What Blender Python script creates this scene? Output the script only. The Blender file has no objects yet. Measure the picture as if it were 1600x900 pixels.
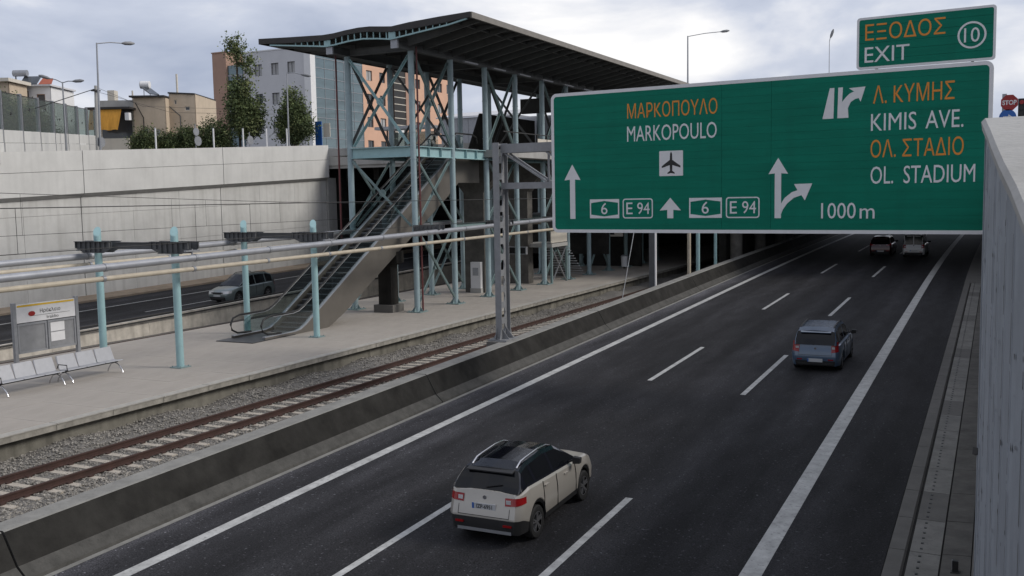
import bpy, math, random
import numpy as np
from mathutils import Vector, Matrix
random.seed(7); rng = np.random.default_rng(7)
SC = bpy.context.scene; COL = SC.collection
R = math.radians
# ------------------------------------------------------------------ camera
EYE = Vector((0, 0, 7.25)); PITCH, YAW, ROLL = R(5.366), R(26.031), R(1.05)
cam = bpy.data.cameras.new('camera'); cam.sensor_width = 36; cam.lens = 36 * 1555 / 1600
cam.clip_start = .05; cam.clip_end = 6000
co = bpy.data.objects.new('camera', cam); COL.objects.link(co); SC.camera = co
_f = Vector((-math.sin(YAW) * math.cos(PITCH), math.cos(YAW) * math.cos(PITCH), -math.sin(PITCH)))
_r = Vector((math.cos(YAW), math.sin(YAW), 0)); _u = _r.cross(_f)
_r2 = _r * math.cos(ROLL) - _u * math.sin(ROLL); _u2 = _u * math.cos(ROLL) + _r * math.sin(ROLL)
co.matrix_world = Matrix(((_r2.x, _u2.x, -_f.x, EYE.x), (_r2.y, _u2.y, -_f.y, EYE.y), (_r2.z, _u2.z, -_f.z, EYE.z), (0, 0, 0, 1)))
# ------------------------------------------------------------------ sky, sun, exposure
SUN_AZ, SUN_EL = (.90, .32), R(36)
W = bpy.data.worlds.new('World'); SC.world = W; W.use_nodes = True
nt = W.node_tree; nt.nodes.clear()
def nd(t, ty, **k):
    n = t.nodes.new(ty)
    for a, b in k.items(): setattr(n, a, b)
    return n
sky = nd(nt, 'ShaderNodeTexSky', sky_type='NISHITA'); sky.sun_disc = False
sky.sun_elevation = SUN_EL; sky.sun_rotation = math.atan2(SUN_AZ[0], SUN_AZ[1]); sky.dust_density = 3
tc = nd(nt, 'ShaderNodeTexCoord'); mp = nd(nt, 'ShaderNodeMapping'); mp.inputs['Scale'].default_value = (1, 1, 2.6)
mp.inputs['Location'].default_value = (.35, .2, .1)
n1 = nd(nt, 'ShaderNodeTexNoise'); n1.inputs['Scale'].default_value = 3.1; n1.inputs['Detail'].default_value = 7; n1.inputs['Roughness'].default_value = .52
n1.inputs['Distortion'].default_value = .35
r1 = nd(nt, 'ShaderNodeValToRGB'); e = r1.color_ramp.elements
e[0].position = .36; e[0].color = (.36, .41, .54, 1); e[1].position = .64; e[1].color = (1.0, .985, .98, 1)
k = r1.color_ramp.elements.new(.5); k.color = (.57, .61, .72, 1)
sc10 = nd(nt, 'ShaderNodeVectorMath', operation='SCALE'); sc10.inputs['Scale'].default_value = 10.0
mx = nd(nt, 'ShaderNodeMixRGB'); mx.inputs['Fac'].default_value = .9
bg = nd(nt, 'ShaderNodeBackground'); bg.inputs['Strength'].default_value = .1
wo = nd(nt, 'ShaderNodeOutputWorld'); L = nt.links.new
L(tc.outputs['Generated'], mp.inputs['Vector']); L(mp.outputs['Vector'], n1.inputs['Vector']); L(n1.outputs['Fac'], r1.inputs['Fac'])
L(r1.outputs['Color'], sc10.inputs[0]); L(sky.outputs['Color'], mx.inputs['Color1']); L(sc10.outputs['Vector'], mx.inputs['Color2'])
L(mx.outputs['Color'], bg.inputs['Color']); L(bg.outputs['Background'], wo.inputs['Surface'])
sl = bpy.data.lights.new('sun', 'SUN'); sl.energy = 2.0; sl.angle = R(18); sl.color = (1, .955, .89)
so = bpy.data.objects.new('sun', sl); COL.objects.link(so)
sd = Vector((SUN_AZ[0], SUN_AZ[1], 0)).normalized() * math.cos(SUN_EL) + Vector((0, 0, math.sin(SUN_EL)))
so.rotation_euler = sd.to_track_quat('Z', 'Y').to_euler(); so.location = (20, 20, 60)
VS = SC.view_settings; VS.view_transform = 'Standard'; VS.look = 'None'; VS.gamma = 1; VS.exposure = 0.15; VS.use_curve_mapping = False
# ------------------------------------------------------------------ materials
MATS = {}
def mat(name, col, rough=.7, metal=0., var=.12, scale=1.5, bump=0., bscale=60., stretch=(1, 1, 1), spots=0., spotcol=(.05, .04, .03), spec=.5, streak=0.):
    if name in MATS: return MATS[name]
    m = bpy.data.materials.new(name); m.use_nodes = True; t = m.node_tree; b = t.nodes['Principled BSDF']; L = t.links.new
    b.inputs['Roughness'].default_value = rough; b.inputs['Metallic'].default_value = metal; b.inputs['Specular IOR Level'].default_value = spec
    c = nd(t, 'ShaderNodeTexCoord'); g = nd(t, 'ShaderNodeMapping'); g.inputs['Scale'].default_value = stretch
    L(c.outputs['Object'], g.inputs['Vector'])
    a = nd(t, 'ShaderNodeTexNoise'); a.inputs['Scale'].default_value = scale; a.inputs['Detail'].default_value = 8; a.inputs['Roughness'].default_value = .65
    L(g.outputs['Vector'], a.inputs['Vector'])
    rp = nd(t, 'ShaderNodeValToRGB'); rp.color_ramp.elements[0].position = .3; rp.color_ramp.elements[1].position = .7
    rp.color_ramp.elements[0].color = tuple(x * (1 - var) for x in col) + (1,); rp.color_ramp.elements[1].color = tuple(min(1, x * (1 + var)) for x in col) + (1,)
    L(a.outputs['Fac'], rp.inputs['Fac']); out = rp.outputs['Color']
    def layer(out, sc, lo, hi, fac, colr, st):
        g2 = nd(t, 'ShaderNodeMapping'); g2.inputs['Scale'].default_value = st; L(c.outputs['Object'], g2.inputs['Vector'])
        s = nd(t, 'ShaderNodeTexNoise'); s.inputs['Scale'].default_value = sc; s.inputs['Detail'].default_value = 5; L(g2.outputs['Vector'], s.inputs['Vector'])
        mr = nd(t, 'ShaderNodeMapRange'); mr.inputs['From Min'].default_value = lo; mr.inputs['From Max'].default_value = hi; mr.inputs['To Max'].default_value = fac
        L(s.outputs['Fac'], mr.inputs['Value'])
        mm = nd(t, 'ShaderNodeMixRGB'); mm.inputs['Color2'].default_value = colr + (1,); L(mr.outputs['Result'], mm.inputs['Fac']); L(out, mm.inputs['Color1'])
        return mm.outputs['Color']
    if spots: out = layer(out, bscale * .5, .58, .7, spots, spotcol, (1, 1, 1))
    if streak: out = layer(out, 1.0, .48, .75, streak, spotcol, (2.2, 2.2, .18))
    L(out, b.inputs['Base Color'])
    if bump:
        q = nd(t, 'ShaderNodeTexNoise'); q.inputs['Scale'].default_value = bscale; q.inputs['Detail'].default_value = 4; L(c.outputs['Object'], q.inputs['Vector'])
        bu = nd(t, 'ShaderNodeBump'); bu.inputs['Strength'].default_value = bump; bu.inputs['Distance'].default_value = .02; L(q.outputs['Fac'], bu.inputs['Height']); L(bu.outputs['Normal'], b.inputs['Normal'])
    MATS[name] = m; return m
def glassmat(name, tint, gloss=.12, rough=.04):
    m = bpy.data.materials.new(name); m.use_nodes = True; t = m.node_tree; t.nodes.clear()
    o = nd(t, 'ShaderNodeOutputMaterial'); a = nd(t, 'ShaderNodeBsdfTransparent'); a.inputs['Color'].default_value = tint + (1,)
    g = nd(t, 'ShaderNodeBsdfGlossy'); g.inputs['Roughness'].default_value = rough; x = nd(t, 'ShaderNodeMixShader'); x.inputs['Fac'].default_value = gloss
    t.links.new(a.outputs[0], x.inputs[1]); t.links.new(g.outputs[0], x.inputs[2]); t.links.new(x.outputs[0], o.inputs['Surface']); MATS[name] = m; return m
M = dict(
 asphalt=mat('asphalt', (.019, .019, .0225), .85, spec=.2, var=.28, scale=.55, bump=.5, bscale=55, stretch=(1, .16, 1), spots=.35, spotcol=(.07, .07, .07)),
 asphalt2=mat('asphalt_far', (.022, .022, .026), .85, spec=.2, var=.2, scale=.6, stretch=(1, .15, 1), bump=.4, bscale=50),
 paint=mat('road_paint', (.38, .38, .37), .75, var=.28, scale=3, spots=.6, bscale=26, spotcol=(.12, .12, .12)),
 conc=mat('concrete', (.34, .335, .32), .85, var=.14, scale=.8, bump=.25, bscale=30, spots=.12, streak=.25, spotcol=(.16, .15, .13)),
 wallc=mat('wall_concrete', (.52, .515, .495), .85, var=.13, scale=.5, bump=.2, bscale=20, streak=.5, spotcol=(.33, .32, .30)),
 wallu=mat('wall_concrete_upper', (.56, .555, .535), .85, var=.08, scale=.6, bump=.1, bscale=20, streak=.25, spotcol=(.38, .375, .36)),
 soot=mat('sooty_concrete', (.026, .025, .023), .9, spec=.1, var=.4, scale=1.2, bump=.3, bscale=25, streak=.5, spotcol=(.013, .0125, .012)),  # traffic soot on the barrier, and painted-in shade under the bridge
 barrier=mat('barrier_concrete', (.11, .105, .097), .85, var=.16, scale=1.5, bump=.3, bscale=25, spots=.2, spotcol=(.09, .085, .08)),
 plat=mat('platform_paving', (.33, .30, .265), .8, var=.2, scale=.45, bump=.2, bscale=35, stretch=(1, .4, 1), spots=.2, streak=.0, spotcol=(.36, .27, .18)),
 coping=mat('coping_concrete', (.33, .315, .285), .85, var=.2, scale=2.5, bump=.3, bscale=30, spots=.25, spotcol=(.13, .12, .10)),
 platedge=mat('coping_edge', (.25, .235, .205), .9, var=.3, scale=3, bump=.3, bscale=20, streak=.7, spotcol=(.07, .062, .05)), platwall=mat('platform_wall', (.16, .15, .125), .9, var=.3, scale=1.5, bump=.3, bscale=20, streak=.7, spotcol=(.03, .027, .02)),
 ballast=mat('ballast', (.13, .122, .112), .95, var=.5, scale=22, bump=1.0, bscale=28, spots=.5, spotcol=(.05, .047, .042)),
 stone=mat('ballast_stone', (.215, .20, .178), .9, var=.75, scale=9, bump=0),
 rust=mat('rusty_rail', (.042, .019, .014), .8, var=.3, scale=3, bump=.2),
 sleeper=mat('sleeper_concrete', (.38, .34, .285), .9, var=.2, scale=4, bump=.3, spots=.3, spotcol=(.12, .09, .07)),
 teal=mat('teal_paint', (.27, .42, .435), .45, var=.10, scale=2, spots=.12, spotcol=(.16, .22, .22), bscale=12),
 tealb=mat('teal_column', (.27, .355, .38), .45, var=.12, scale=2, spots=.12, spotcol=(.16, .2, .21), bscale=12), teald=mat('teal_steel_dull', (.17, .235, .235), .5, var=.15, scale=2, spots=.15, spotcol=(.07, .09, .09), bscale=10),
 bracket=mat('bracket_grey', (.075, .078, .082), .6, var=.2, scale=3),
 silver=mat('silver_pipe', (.31, .32, .345), .5, .35, var=.12, scale=2),
 tan=mat('tan_pipe', (.42, .37, .29), .55, var=.15, scale=2),
 steel=mat('galvanised', (.30, .31, .33), .45, .5, var=.12, scale=4),
 gantry=mat('gantry_grey', (.22, .225, .235), .55, .2, var=.14, scale=3, bump=.05),
 dark=mat('dark_metal', (.022, .021, .020), .6, var=.2, scale=3),
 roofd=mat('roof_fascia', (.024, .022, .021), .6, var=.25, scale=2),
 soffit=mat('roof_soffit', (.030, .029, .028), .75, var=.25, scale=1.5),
 rafter=mat('rafter_paint', (.085, .089, .088), .6, var=.2, scale=2),
 eave=mat('eave_trim', (.19, .175, .155), .6, var=.15, scale=2),
 maroon=mat('maroon_pipe', (.10, .022, .022), .5, var=.2),
 green=mat('sign_green', (.003, .15, .098), .5, var=.14, scale=.9, stretch=(.4, .4, 4), spec=.12, streak=.16, spotcol=(.004, .07, .05)),
 white=mat('sign_white', (.62, .62, .63), .5, var=.05, scale=3),
 orange=mat('sign_orange', (.62, .215, .016), .5, var=.08, scale=4),
 black=mat('black', (.006, .006, .007), .5, var=.1),
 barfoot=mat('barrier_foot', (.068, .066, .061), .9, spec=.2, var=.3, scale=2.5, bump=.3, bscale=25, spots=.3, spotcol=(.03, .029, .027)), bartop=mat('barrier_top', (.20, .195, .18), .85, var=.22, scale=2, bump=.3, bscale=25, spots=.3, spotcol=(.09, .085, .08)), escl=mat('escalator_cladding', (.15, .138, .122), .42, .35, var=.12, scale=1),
 step=mat('escalator_step', (.06, .06, .062), .5, .4, var=.2, scale=5),
 rubber=mat('rubber', (.010, .010, .010), .6, var=.2),
 seat=mat('perforated_seat', (.34, .345, .365), .4, .3, var=.06, scale=5),
 beige=mat('beige_render', (.50, .41, .31), .9, var=.1, scale=.8, streak=.25, spotcol=(.30, .24, .18)),
 cream=mat('cream_render', (.56, .52, .45), .9, var=.08, scale=.8, streak=.2, spotcol=(.35, .32, .28)),
 bwhite=mat('building_white', (.53, .53, .545), .85, var=.05, scale=.4),
 bwhite2=mat('building_bright_white', (.68, .68, .68), .8, var=.04),
 brick=mat('brown_cladding', (.37, .235, .175), .85, var=.1, scale=.7),
 salmon=mat('salmon_render', (.60, .37, .26), .9, var=.07, scale=.5),
 bglass=mat('building_glass', (.13, .18, .20), .12, .3, var=.25, scale=.25, stretch=(.4, .4, 2.5)),
 pane=mat('window_pane', (.060, .068, .078), .12, var=.3, scale=.6),
 blind=mat('window_blind', (.36, .36, .36), .7, var=.15, scale=.8),
 awning=mat('awning_cloth', (.50, .245, .035), .85, var=.15, scale=2, stretch=(3, 3, .3)),
 tile=mat('red_tile', (.35, .10, .06), .8, var=.2), bark=mat('bark', (.075, .058, .042), .9, var=.3, scale=4, bump=.4, bscale=20),
 chip=mat('chipped_paint_panel', (.235, .255, .285), .6, var=.16, streak=.4, spotcol=(.15, .165, .19), scale=5, bump=.15, bscale=18, spots=.0), 
 blue=mat('sign_blue', (.015, .10, .36), .45, var=.1), red=mat('sign_red', (.28, .014, .014), .45, var=.1),
 yellow=mat('sign_yellow', (.62, .40, .03), .5), earth=mat('earth', (.17, .145, .11), .95, var=.3, scale=.3, bump=.4, bscale=8),
 verge=mat('dusty_verge', (.27, .215, .16), .95, var=.22, scale=1.2, bump=.4, bscale=14),
 street=mat('street_asphalt', (.06, .06, .06), .9, var=.2, scale=.4), carglass=mat('car_glass', (.006, .007, .009), .05, var=.1, spec=.28),
 tyre=mat('tyre_rubber', (.012, .012, .012), .8, var=.2), rim=mat('alloy_rim', (.24, .24, .25), .35, .7, var=.1), clad=mat('car_cladding', (.014, .014, .015), .65, var=.15),
 lamp=mat('tail_lamp', (.24, .008, .010), .15, var=.15, scale=8), lampw=mat('clear_lamp', (.55, .56, .57), .12, .2, var=.1), chrome=mat('chrome', (.6, .6, .62), .18, .9, var=.05))
M['barrier2'] = mat('gutter_concrete', (.17, .165, .152), .85, var=.25, scale=2, bump=.3, bscale=25, spots=.3, spotcol=(.05, .048, .045)); M['soot2'] = mat('gutter_dirt', (.085, .08, .072), .9, var=.35, scale=2, bump=.3, bscale=25)  # second one: gutter dirt, and painted-in shade on the piers
M['lowwall'] = mat('stained_low_wall', (.50, .46, .40), .9, var=.25, scale=1.5, streak=.5, spotcol=(.18, .155, .13), bump=.2, bscale=20)
glassmat('screen_glass', (.58, .64, .62), .08); glassmat('balustrade_glass', (.74, .80, .80), .10)
def hazy(name, k, col):
    t = MATS[name].node_tree; o = [n for n in t.nodes if n.type == 'OUTPUT_MATERIAL'][0]; src = o.inputs['Surface'].links[0].from_socket
    dfn = nd(t, 'ShaderNodeBsdfDiffuse'); dfn.inputs['Color'].default_value = col + (1,); x = nd(t, 'ShaderNodeMixShader'); x.inputs['Fac'].default_value = k
    t.links.new(src, x.inputs[1]); t.links.new(dfn.outputs[0], x.inputs[2]); t.links.new(x.outputs[0], o.inputs['Surface'])
hazy('screen_glass', .22, (.26, .29, .29))
def asphaltmat(name, c0, shoulders):
    m = bpy.data.materials.new(name); m.use_nodes = True; t = m.node_tree; b = t.nodes['Principled BSDF']; L = t.links.new
    b.inputs['Roughness'].default_value = .85; b.inputs['Specular IOR Level'].default_value = .2; tc = nd(t, 'ShaderNodeTexCoord')
    def noise(sc, st=(1, 1, 1), det=4):
        g = nd(t, 'ShaderNodeMapping'); g.inputs['Scale'].default_value = st; L(tc.outputs['Object'], g.inputs['Vector']); n = nd(t, 'ShaderNodeTexNoise'); n.inputs['Scale'].default_value = sc; n.inputs['Detail'].default_value = det; L(g.outputs['Vector'], n.inputs['Vector']); return n.outputs['Fac']
    def rng_(v, a, b_, lo, hi):
        r = nd(t, 'ShaderNodeMapRange'); r.inputs['From Min'].default_value = a; r.inputs['From Max'].default_value = b_; r.inputs['To Min'].default_value = lo; r.inputs['To Max'].default_value = hi; L(v, r.inputs['Value']); return r.outputs['Result']
    def mul(a, b_): q = nd(t, 'ShaderNodeMath', operation='MULTIPLY'); L(a, q.inputs[0]); L(b_, q.inputs[1]); return q.outputs[0]
    def add(a, b_): q = nd(t, 'ShaderNodeMath', operation='ADD'); L(a, q.inputs[0]); L(b_, q.inputs[1]); return q.outputs[0]
    v = mul(rng_(noise(34, det=2), .3, .7, .35, 1.65), rng_(noise(.5, (1, .10, 1), 6), .3, .7, .58, 1.5)); v = mul(v, rng_(noise(2.2, (1, .25, 1)), .3, .7, .75, 1.3))
    v = add(v, rng_(noise(14, det=1), .68, .76, 0, 3.2))
    sx = nd(t, 'ShaderNodeSeparateXYZ'); L(tc.outputs['Object'], sx.inputs[0])
    w_ = nd(t, 'ShaderNodeMath', operation='MULTIPLY'); w_.inputs[1].default_value = 3.47; L(sx.outputs['X'], w_.inputs[0]); sn = nd(t, 'ShaderNodeMath', operation='SINE'); L(w_.outputs[0], sn.inputs[0])
    v = mul(v, rng_(sn.outputs[0], -1, 1, .86, 1.2)); v = mul(v, rng_(noise(1.1, (1.4, .05, 1), 5), .35, .6, .78, 1.05))
    for a, b_, k in shoulders: v = mul(v, rng_(sx.outputs['X'], a, b_, 1, k))
    cm = nd(t, 'ShaderNodeVectorMath', operation='SCALE'); cm.inputs[0].default_value = c0; L(v, cm.inputs['Scale']); L(cm.outputs['Vector'], b.inputs['Base Color'])
    bu = nd(t, 'ShaderNodeBump'); bu.inputs['Strength'].default_value = .4; bu.inputs['Distance'].default_value = .01; L(noise(60), bu.inputs['Height']); L(bu.outputs['Normal'], b.inputs['Normal']); return m
M['asphalt'] = asphaltmat('motorway_asphalt', (.0195, .0192, .0212), [(-14.5, -15.7, 2.3), (-12.6, -14.2, 1.2), (-3.9, -2.2, .8)])
M['asphalt2'] = asphaltmat('opposite_asphalt', (.018, .018, .0205), [(-48.6, -50.5, 1.5)])
def carpaint(name, col, rough=.28, metal=.25):
    m = mat(name, col, rough, metal, var=.03, scale=2, spec=.5); b = m.node_tree.nodes['Principled BSDF']
    b.inputs['Coat Weight'].default_value = .5; b.inputs['Coat Roughness'].default_value = .08; return m
def leafmat(name, col):
    m = mat(name, col, .7, var=.55, scale=.8); b = m.node_tree.nodes['Principled BSDF']; b.inputs['Specular IOR Level'].default_value = .25; return m
# ------------------------------------------------------------------ mesh helpers
ROOT = {}
class MB:
    def __init__(s): s.v = []; s.f = []; s.m = []
    def add(s, vs, fs, mi=0):
        o = len(s.v); s.v += [tuple(p) for p in vs]; s.f += [tuple(i + o for i in q) for q in fs]; s.m += [mi] * len(fs); return s
    def box(s, lo, hi, mi=0):
        x0, y0, z0 = lo; x1, y1, z1 = hi
        return s.add([(x0, y0, z0), (x1, y0, z0), (x1, y1, z0), (x0, y1, z0), (x0, y0, z1), (x1, y0, z1), (x1, y1, z1), (x0, y1, z1)],
                     [(3, 2, 1, 0), (4, 5, 6, 7), (0, 1, 5, 4), (1, 2, 6, 5), (2, 3, 7, 6), (3, 0, 4, 7)], mi)
    def prism(s, poly, off, mi=0):
        n = len(poly); off = Vector(off); a = [Vector(p) for p in poly]
        nrm = Vector((0, 0, 0))
        for i in range(n): nrm += a[i].cross(a[(i + 1) % n])
        if nrm.dot(off) < 0: a = a[::-1]
        return s.add(a + [p + off for p in a], [tuple(range(n))[::-1], tuple(range(n, 2 * n))] + [(i, (i + 1) % n, n + (i + 1) % n, n + i) for i in range(n)], mi)
    def beam(s, p, q, w, h, mi=0, up=(0, 0, 1)):
        p, q = Vector(p), Vector(q); d = (q - p).normalized(); sd_ = d.cross(Vector(up))
        if sd_.length < 1e-4: sd_ = d.cross(Vector((0, 1, 0)))
        sd_.normalize(); u = sd_.cross(d); a = sd_ * w / 2; b = u * h / 2
        return s.add([p - a - b, p + a - b, p + a + b, p - a + b, q - a - b, q + a - b, q + a + b, q - a + b],
                     [(3, 2, 1, 0), (4, 5, 6, 7), (0, 1, 5, 4), (1, 2, 6, 5), (2, 3, 7, 6), (3, 0, 4, 7)], mi)
    def ibeam(s, p, q, w, h, t=.03, mi=0):
        p, q = Vector(p), Vector(q); z = Vector((0, 0, h / 2 - t / 2))
        s.beam(p + z, q + z, w, t, mi); s.beam(p - z, q - z, w, t, mi); return s.beam(p, q, t, h - 2 * t - .002, mi)
    def tube(s, pts, r, n=10, mi=0, cap=True):
        pts = [Vector(p) for p in pts]; o = len(s.v); k = len(pts); rs = r if isinstance(r, (list, tuple)) else [r] * k; rings = []
        for i, p in enumerate(pts):
            d = (pts[min(i + 1, k - 1)] - pts[max(i - 1, 0)]).normalized(); a = d.cross(Vector((0, 0, 1)))
            if a.length < 1e-3: a = Vector((1, 0, 0))
            a.normalize(); b = a.cross(d)
            rings += [p + (a * math.cos(t) + b * math.sin(t)) * rs[i] for t in [2 * math.pi * j / n for j in range(n)]]
        fs = [(i * n + j, i * n + (j + 1) % n, (i + 1) * n + (j + 1) % n, (i + 1) * n + j) for i in range(k - 1) for j in range(n)]
        if cap: fs += [tuple(range(n))[::-1], tuple((k - 1) * n + j for j in range(n))]
        return s.add(rings, fs, mi)
    def build(s, name, mats, parent=None, smooth=None, local=False):
        me = bpy.data.meshes.new(name); off = Vector((0, 0, 0)) if (parent is None or local) else ROOT[parent]
        vs = [(x - off.x, y - off.y, z - off.z) for x, y, z in s.v] if off.length else s.v
        me.from_pydata(vs, [], s.f); mats = mats if isinstance(mats, (list, tuple)) else [mats]
        for mm in mats: me.materials.append(M[mm] if isinstance(mm, str) and mm in M else (MATS[mm] if isinstance(mm, str) else mm))
        if len(mats) > 1: me.polygons.foreach_set('material_index', s.m)
        if smooth is not None:
            me.polygons.foreach_set('use_smooth', [True] * len(me.polygons)); me.set_sharp_from_angle(angle=R(smooth))
        me.update(); o = bpy.data.objects.new(name, me); COL.objects.link(o)
        if parent is not None: o.parent = parent; ROOT[o] = ROOT[parent] if not local else Vector((0, 0, 0))
        else: ROOT[o] = Vector((0, 0, 0))
        return o
def tag(o, label=None, cat=None, group=None, kind=None):
    for a, b in (('label', label), ('category', cat), ('group', group), ('kind', kind)):
        if b: o[a] = b
    return o
def thing(name, label, cat, loc, group=None):
    o = bpy.data.objects.new(name, None); COL.objects.link(o); o.location = loc; ROOT[o] = Vector(loc); o.empty_display_size = .3
    return tag(o, label, cat, group)
def struct(o): o['kind'] = 'structure'; return o
def inst(src, parent, loc):          # a piece that shares its mesh with src; loc in world coordinates
    o = src.copy(); COL.objects.link(o); o.parent = parent; o.location = Vector(loc) - (ROOT[parent] if parent else Vector((0, 0, 0))); return o
def tree_copy(o, parent=None):
    c = o.copy(); COL.objects.link(c); c.parent = parent; ROOT[c] = ROOT.get(o, Vector((0, 0, 0)))
    for ch in o.children: tree_copy(ch, c)
    return c
G = .02115
def rz(y): return G * min(y, 200)
def cx(y): return 2.5e-4 * max(0, y - 60) ** 2
YS = [-6, 0, 6, 12, 20, 30, 40, 50, 60, 66, 72, 78, 84, 90, 96, 102, 108, 114, 120, 130, 140, 155, 170, 200, 240]
def strip(x0, x1, dz, ys=YS, mi=0, mb=None):
    mb = mb or MB(); vs = []
    for y in ys: vs += [(x0 + cx(y), y, rz(y) + dz), (x1 + cx(y), y, rz(y) + dz)]
    return mb.add(vs, [(2 * i, 2 * i + 1, 2 * i + 3, 2 * i + 2) for i in range(len(ys) - 1)], mi)
def sub(y0, y1, n=None):
    return [y0] + [y for y in YS if y0 < y < y1] + [y1]
# ================================================================== SETTING
struct(MB().add([(-3000, -500, -.9), (3000, -500, -.9), (3000, 4000, -.9), (-3000, 4000, -.9)], [(0, 1, 2, 3)]).build('ground', 'earth'))
def wtop(y): return 10.28 + .0485 * (y - 40)
def wled(y): return 7.57 + .046 * (y - 40)
# upper ground on the left bank and behind the bridge, right bank
mb = MB(); ys = [-60, 0, 20, 40, 60, 72, 108, 140, 400, 2500]; vs = []
for y in ys:
    z = wtop(min(max(y, 0), 72)) - 1.0; vs += [(-53.5, y, z), (-62, y, z + .25), (-110, y, max(z, 10.2) + .6), (-2500, y, max(z, 10.2) + .8)]
mb.add(vs, [(4 * i + j, 4 * i + j + 1, 4 * i + j + 5, 4 * i + j + 4) for i in range(len(ys) - 1) for j in range(3)])
struct(mb.build('upper_terrain', 'street'))
mb = MB(); ys = [-60, 0, 30, 60, 110, 400, 2500]; vs = []
for y in ys:
    z = 5.6 + min(max(y, 0), 60) * .06; vs += [(.42 + cx(min(y, 130)), y, z), (2500, y, z)]
mb.add(vs, [(2 * i, 2 * i + 1, 2 * i + 3, 2 * i + 2) for i in range(len(ys) - 1)])
struct(mb.build('right_bank', 'street'))
# main road with its painted lines
road = struct(strip(-16.6, -1.72, 0).build('road', 'asphalt'))
def line(x, w, y0, y1, name, par): return strip(x - w / 2, x + w / 2, .004, sub(y0, y1)).build(name, 'paint', par)
line(-14.58, .30, -6, 238, 'edge_line', road); line(-3.83, .38, -6, 238, 'edge_line', road)
for i in range(-1, 9):
    line(-10.79, .17, 33.1 + 18.75 * i - .2, 39.9 + 18.75 * i, 'lane_dash', road); line(-7.26, .17, 31.9 + 18.45 * i - .2, 39.1 + 18.45 * i, 'lane_dash', road)
# opposite carriageway
def strip2(x0, x1, dz, y0, y1):
    return MB().add([(x0, y0, rz(y0) + dz), (x1, y0, rz(y0) + dz), (x1, y1, rz(y1) + dz), (x0, y1, rz(y1) + dz)], [(0, 1, 2, 3)])
ro = struct(strip2(-51.6, -40.0, 0, -6, 200).build('opposite_road', 'asphalt2'))
strip2(-48.38, -48.2, .004, -6, 198).build('edge_line', 'paint', ro); strip2(-40.75, -40.6, .004, -6, 198).build('edge_line', 'paint', ro)
for i in range(-2, 7): strip2(-44.17, -44.02, .004, 42.0 + 18.7 * i, 49.2 + 18.7 * i).build('lane_dash', 'paint', ro)
mb = MB()
for y0, y1 in ((-6, 60), (60, 200)):
    mb.add([(-53.6, y0, rz(y0) + .3), (-51.75, y0, rz(y0) + .14), (-51.6, y0, rz(y0) + .12), (-51.6, y0, rz(y0) - .1), (-53.6, y1, rz(y1) + .3), (-51.75, y1, rz(y1) + .14), (-51.6, y1, rz(y1) + .12), (-51.6, y1, rz(y1) - .1)], [(0, 1, 5, 4), (1, 2, 6, 5), (2, 3, 7, 6)])
struct(mb.build('verge', 'verge'))
# concrete gutter on the right of the road: channel slabs laid end to end
gut = struct(strip(-1.74, -.05, -.02).build('drain_channel', 'soot'))
y = 12.0; i = 0
while y < 66:
    l = 1.9; a, b = y + .012, y + l - .012; p = MB()
    def pr(xs):
        vs = []
        for yy in (a, b): vs += [(x + cx(yy), yy, rz(yy) + z) for x, z in xs]
        n = len(xs); return vs, [(j, j + 1, n + j + 1, n + j) for j in range(n - 1)] + [tuple(range(n)), tuple(range(n, 2 * n))]
    v_, f_ = pr([(-1.72, -.05), (-1.70, .022), (-1.42, .02), (-1.36, -.05)]); p.add(v_, f_); p.build('kerb_slab', 'barrier', gut)
    p = MB(); v_, f_ = pr([(-1.35, -.08), (-1.33, .008 + random.uniform(0, .006)), (-.80, .0 + random.uniform(0, .006)), (-.79, -.08)]); p.add(v_, f_)
    for q in range(6): 
        yy = a + .16 + q * .3; p.box((-1.17 + cx(yy), yy, rz(yy)), (-1.12 + cx(yy), yy + .07, rz(yy) + .017), 1)
    p.build('channel_slab', ['barrier2' if i % 5 else 'barrier', 'black'], gut)
    p = MB(); v_, f_ = pr([(-.775, -.08), (-.765, .03 + random.uniform(0, .008)), (-.28, .06), (-.27, -.08)]); p.add(v_, f_); p.build('verge_slab', 'soot2', gut)
    y += l; i += 1
strip(-1.72, -.27, .012, sub(66, 238)).build('channel_floor', 'barrier', gut)
# right retaining wall along the gutter
rw = thing('retaining_wall', 'grey concrete retaining wall beside the gutter at the right edge of the motorway', 'wall', (.1, 30, .6))
for k in range(0, 26):
    y0, y1 = 6 + 4.5 * k + .01, 6 + 4.5 * (k + 1) - .01; p = MB(); a = []
    for yy in (y0, y1):
        zt = 5.55 + min(yy, 60) * .06; c = cx(yy); a += [(-.25 + c, yy, rz(yy) - .1), (.45 + c, yy, rz(yy) - .1), (.45 + c, yy, zt), (-.0 + c, yy, zt), (-.19 + c, yy, rz(yy) + .35), (-.25 + c, yy, rz(yy) + .34)]
    p.add(a, [tuple(range(6))[::-1], tuple(range(6, 12))] + [(j, (j + 1) % 6, 6 + (j + 1) % 6, 6 + j) for j in range(6)]); p.build('wall_panel', 'barrier', rw)
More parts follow.
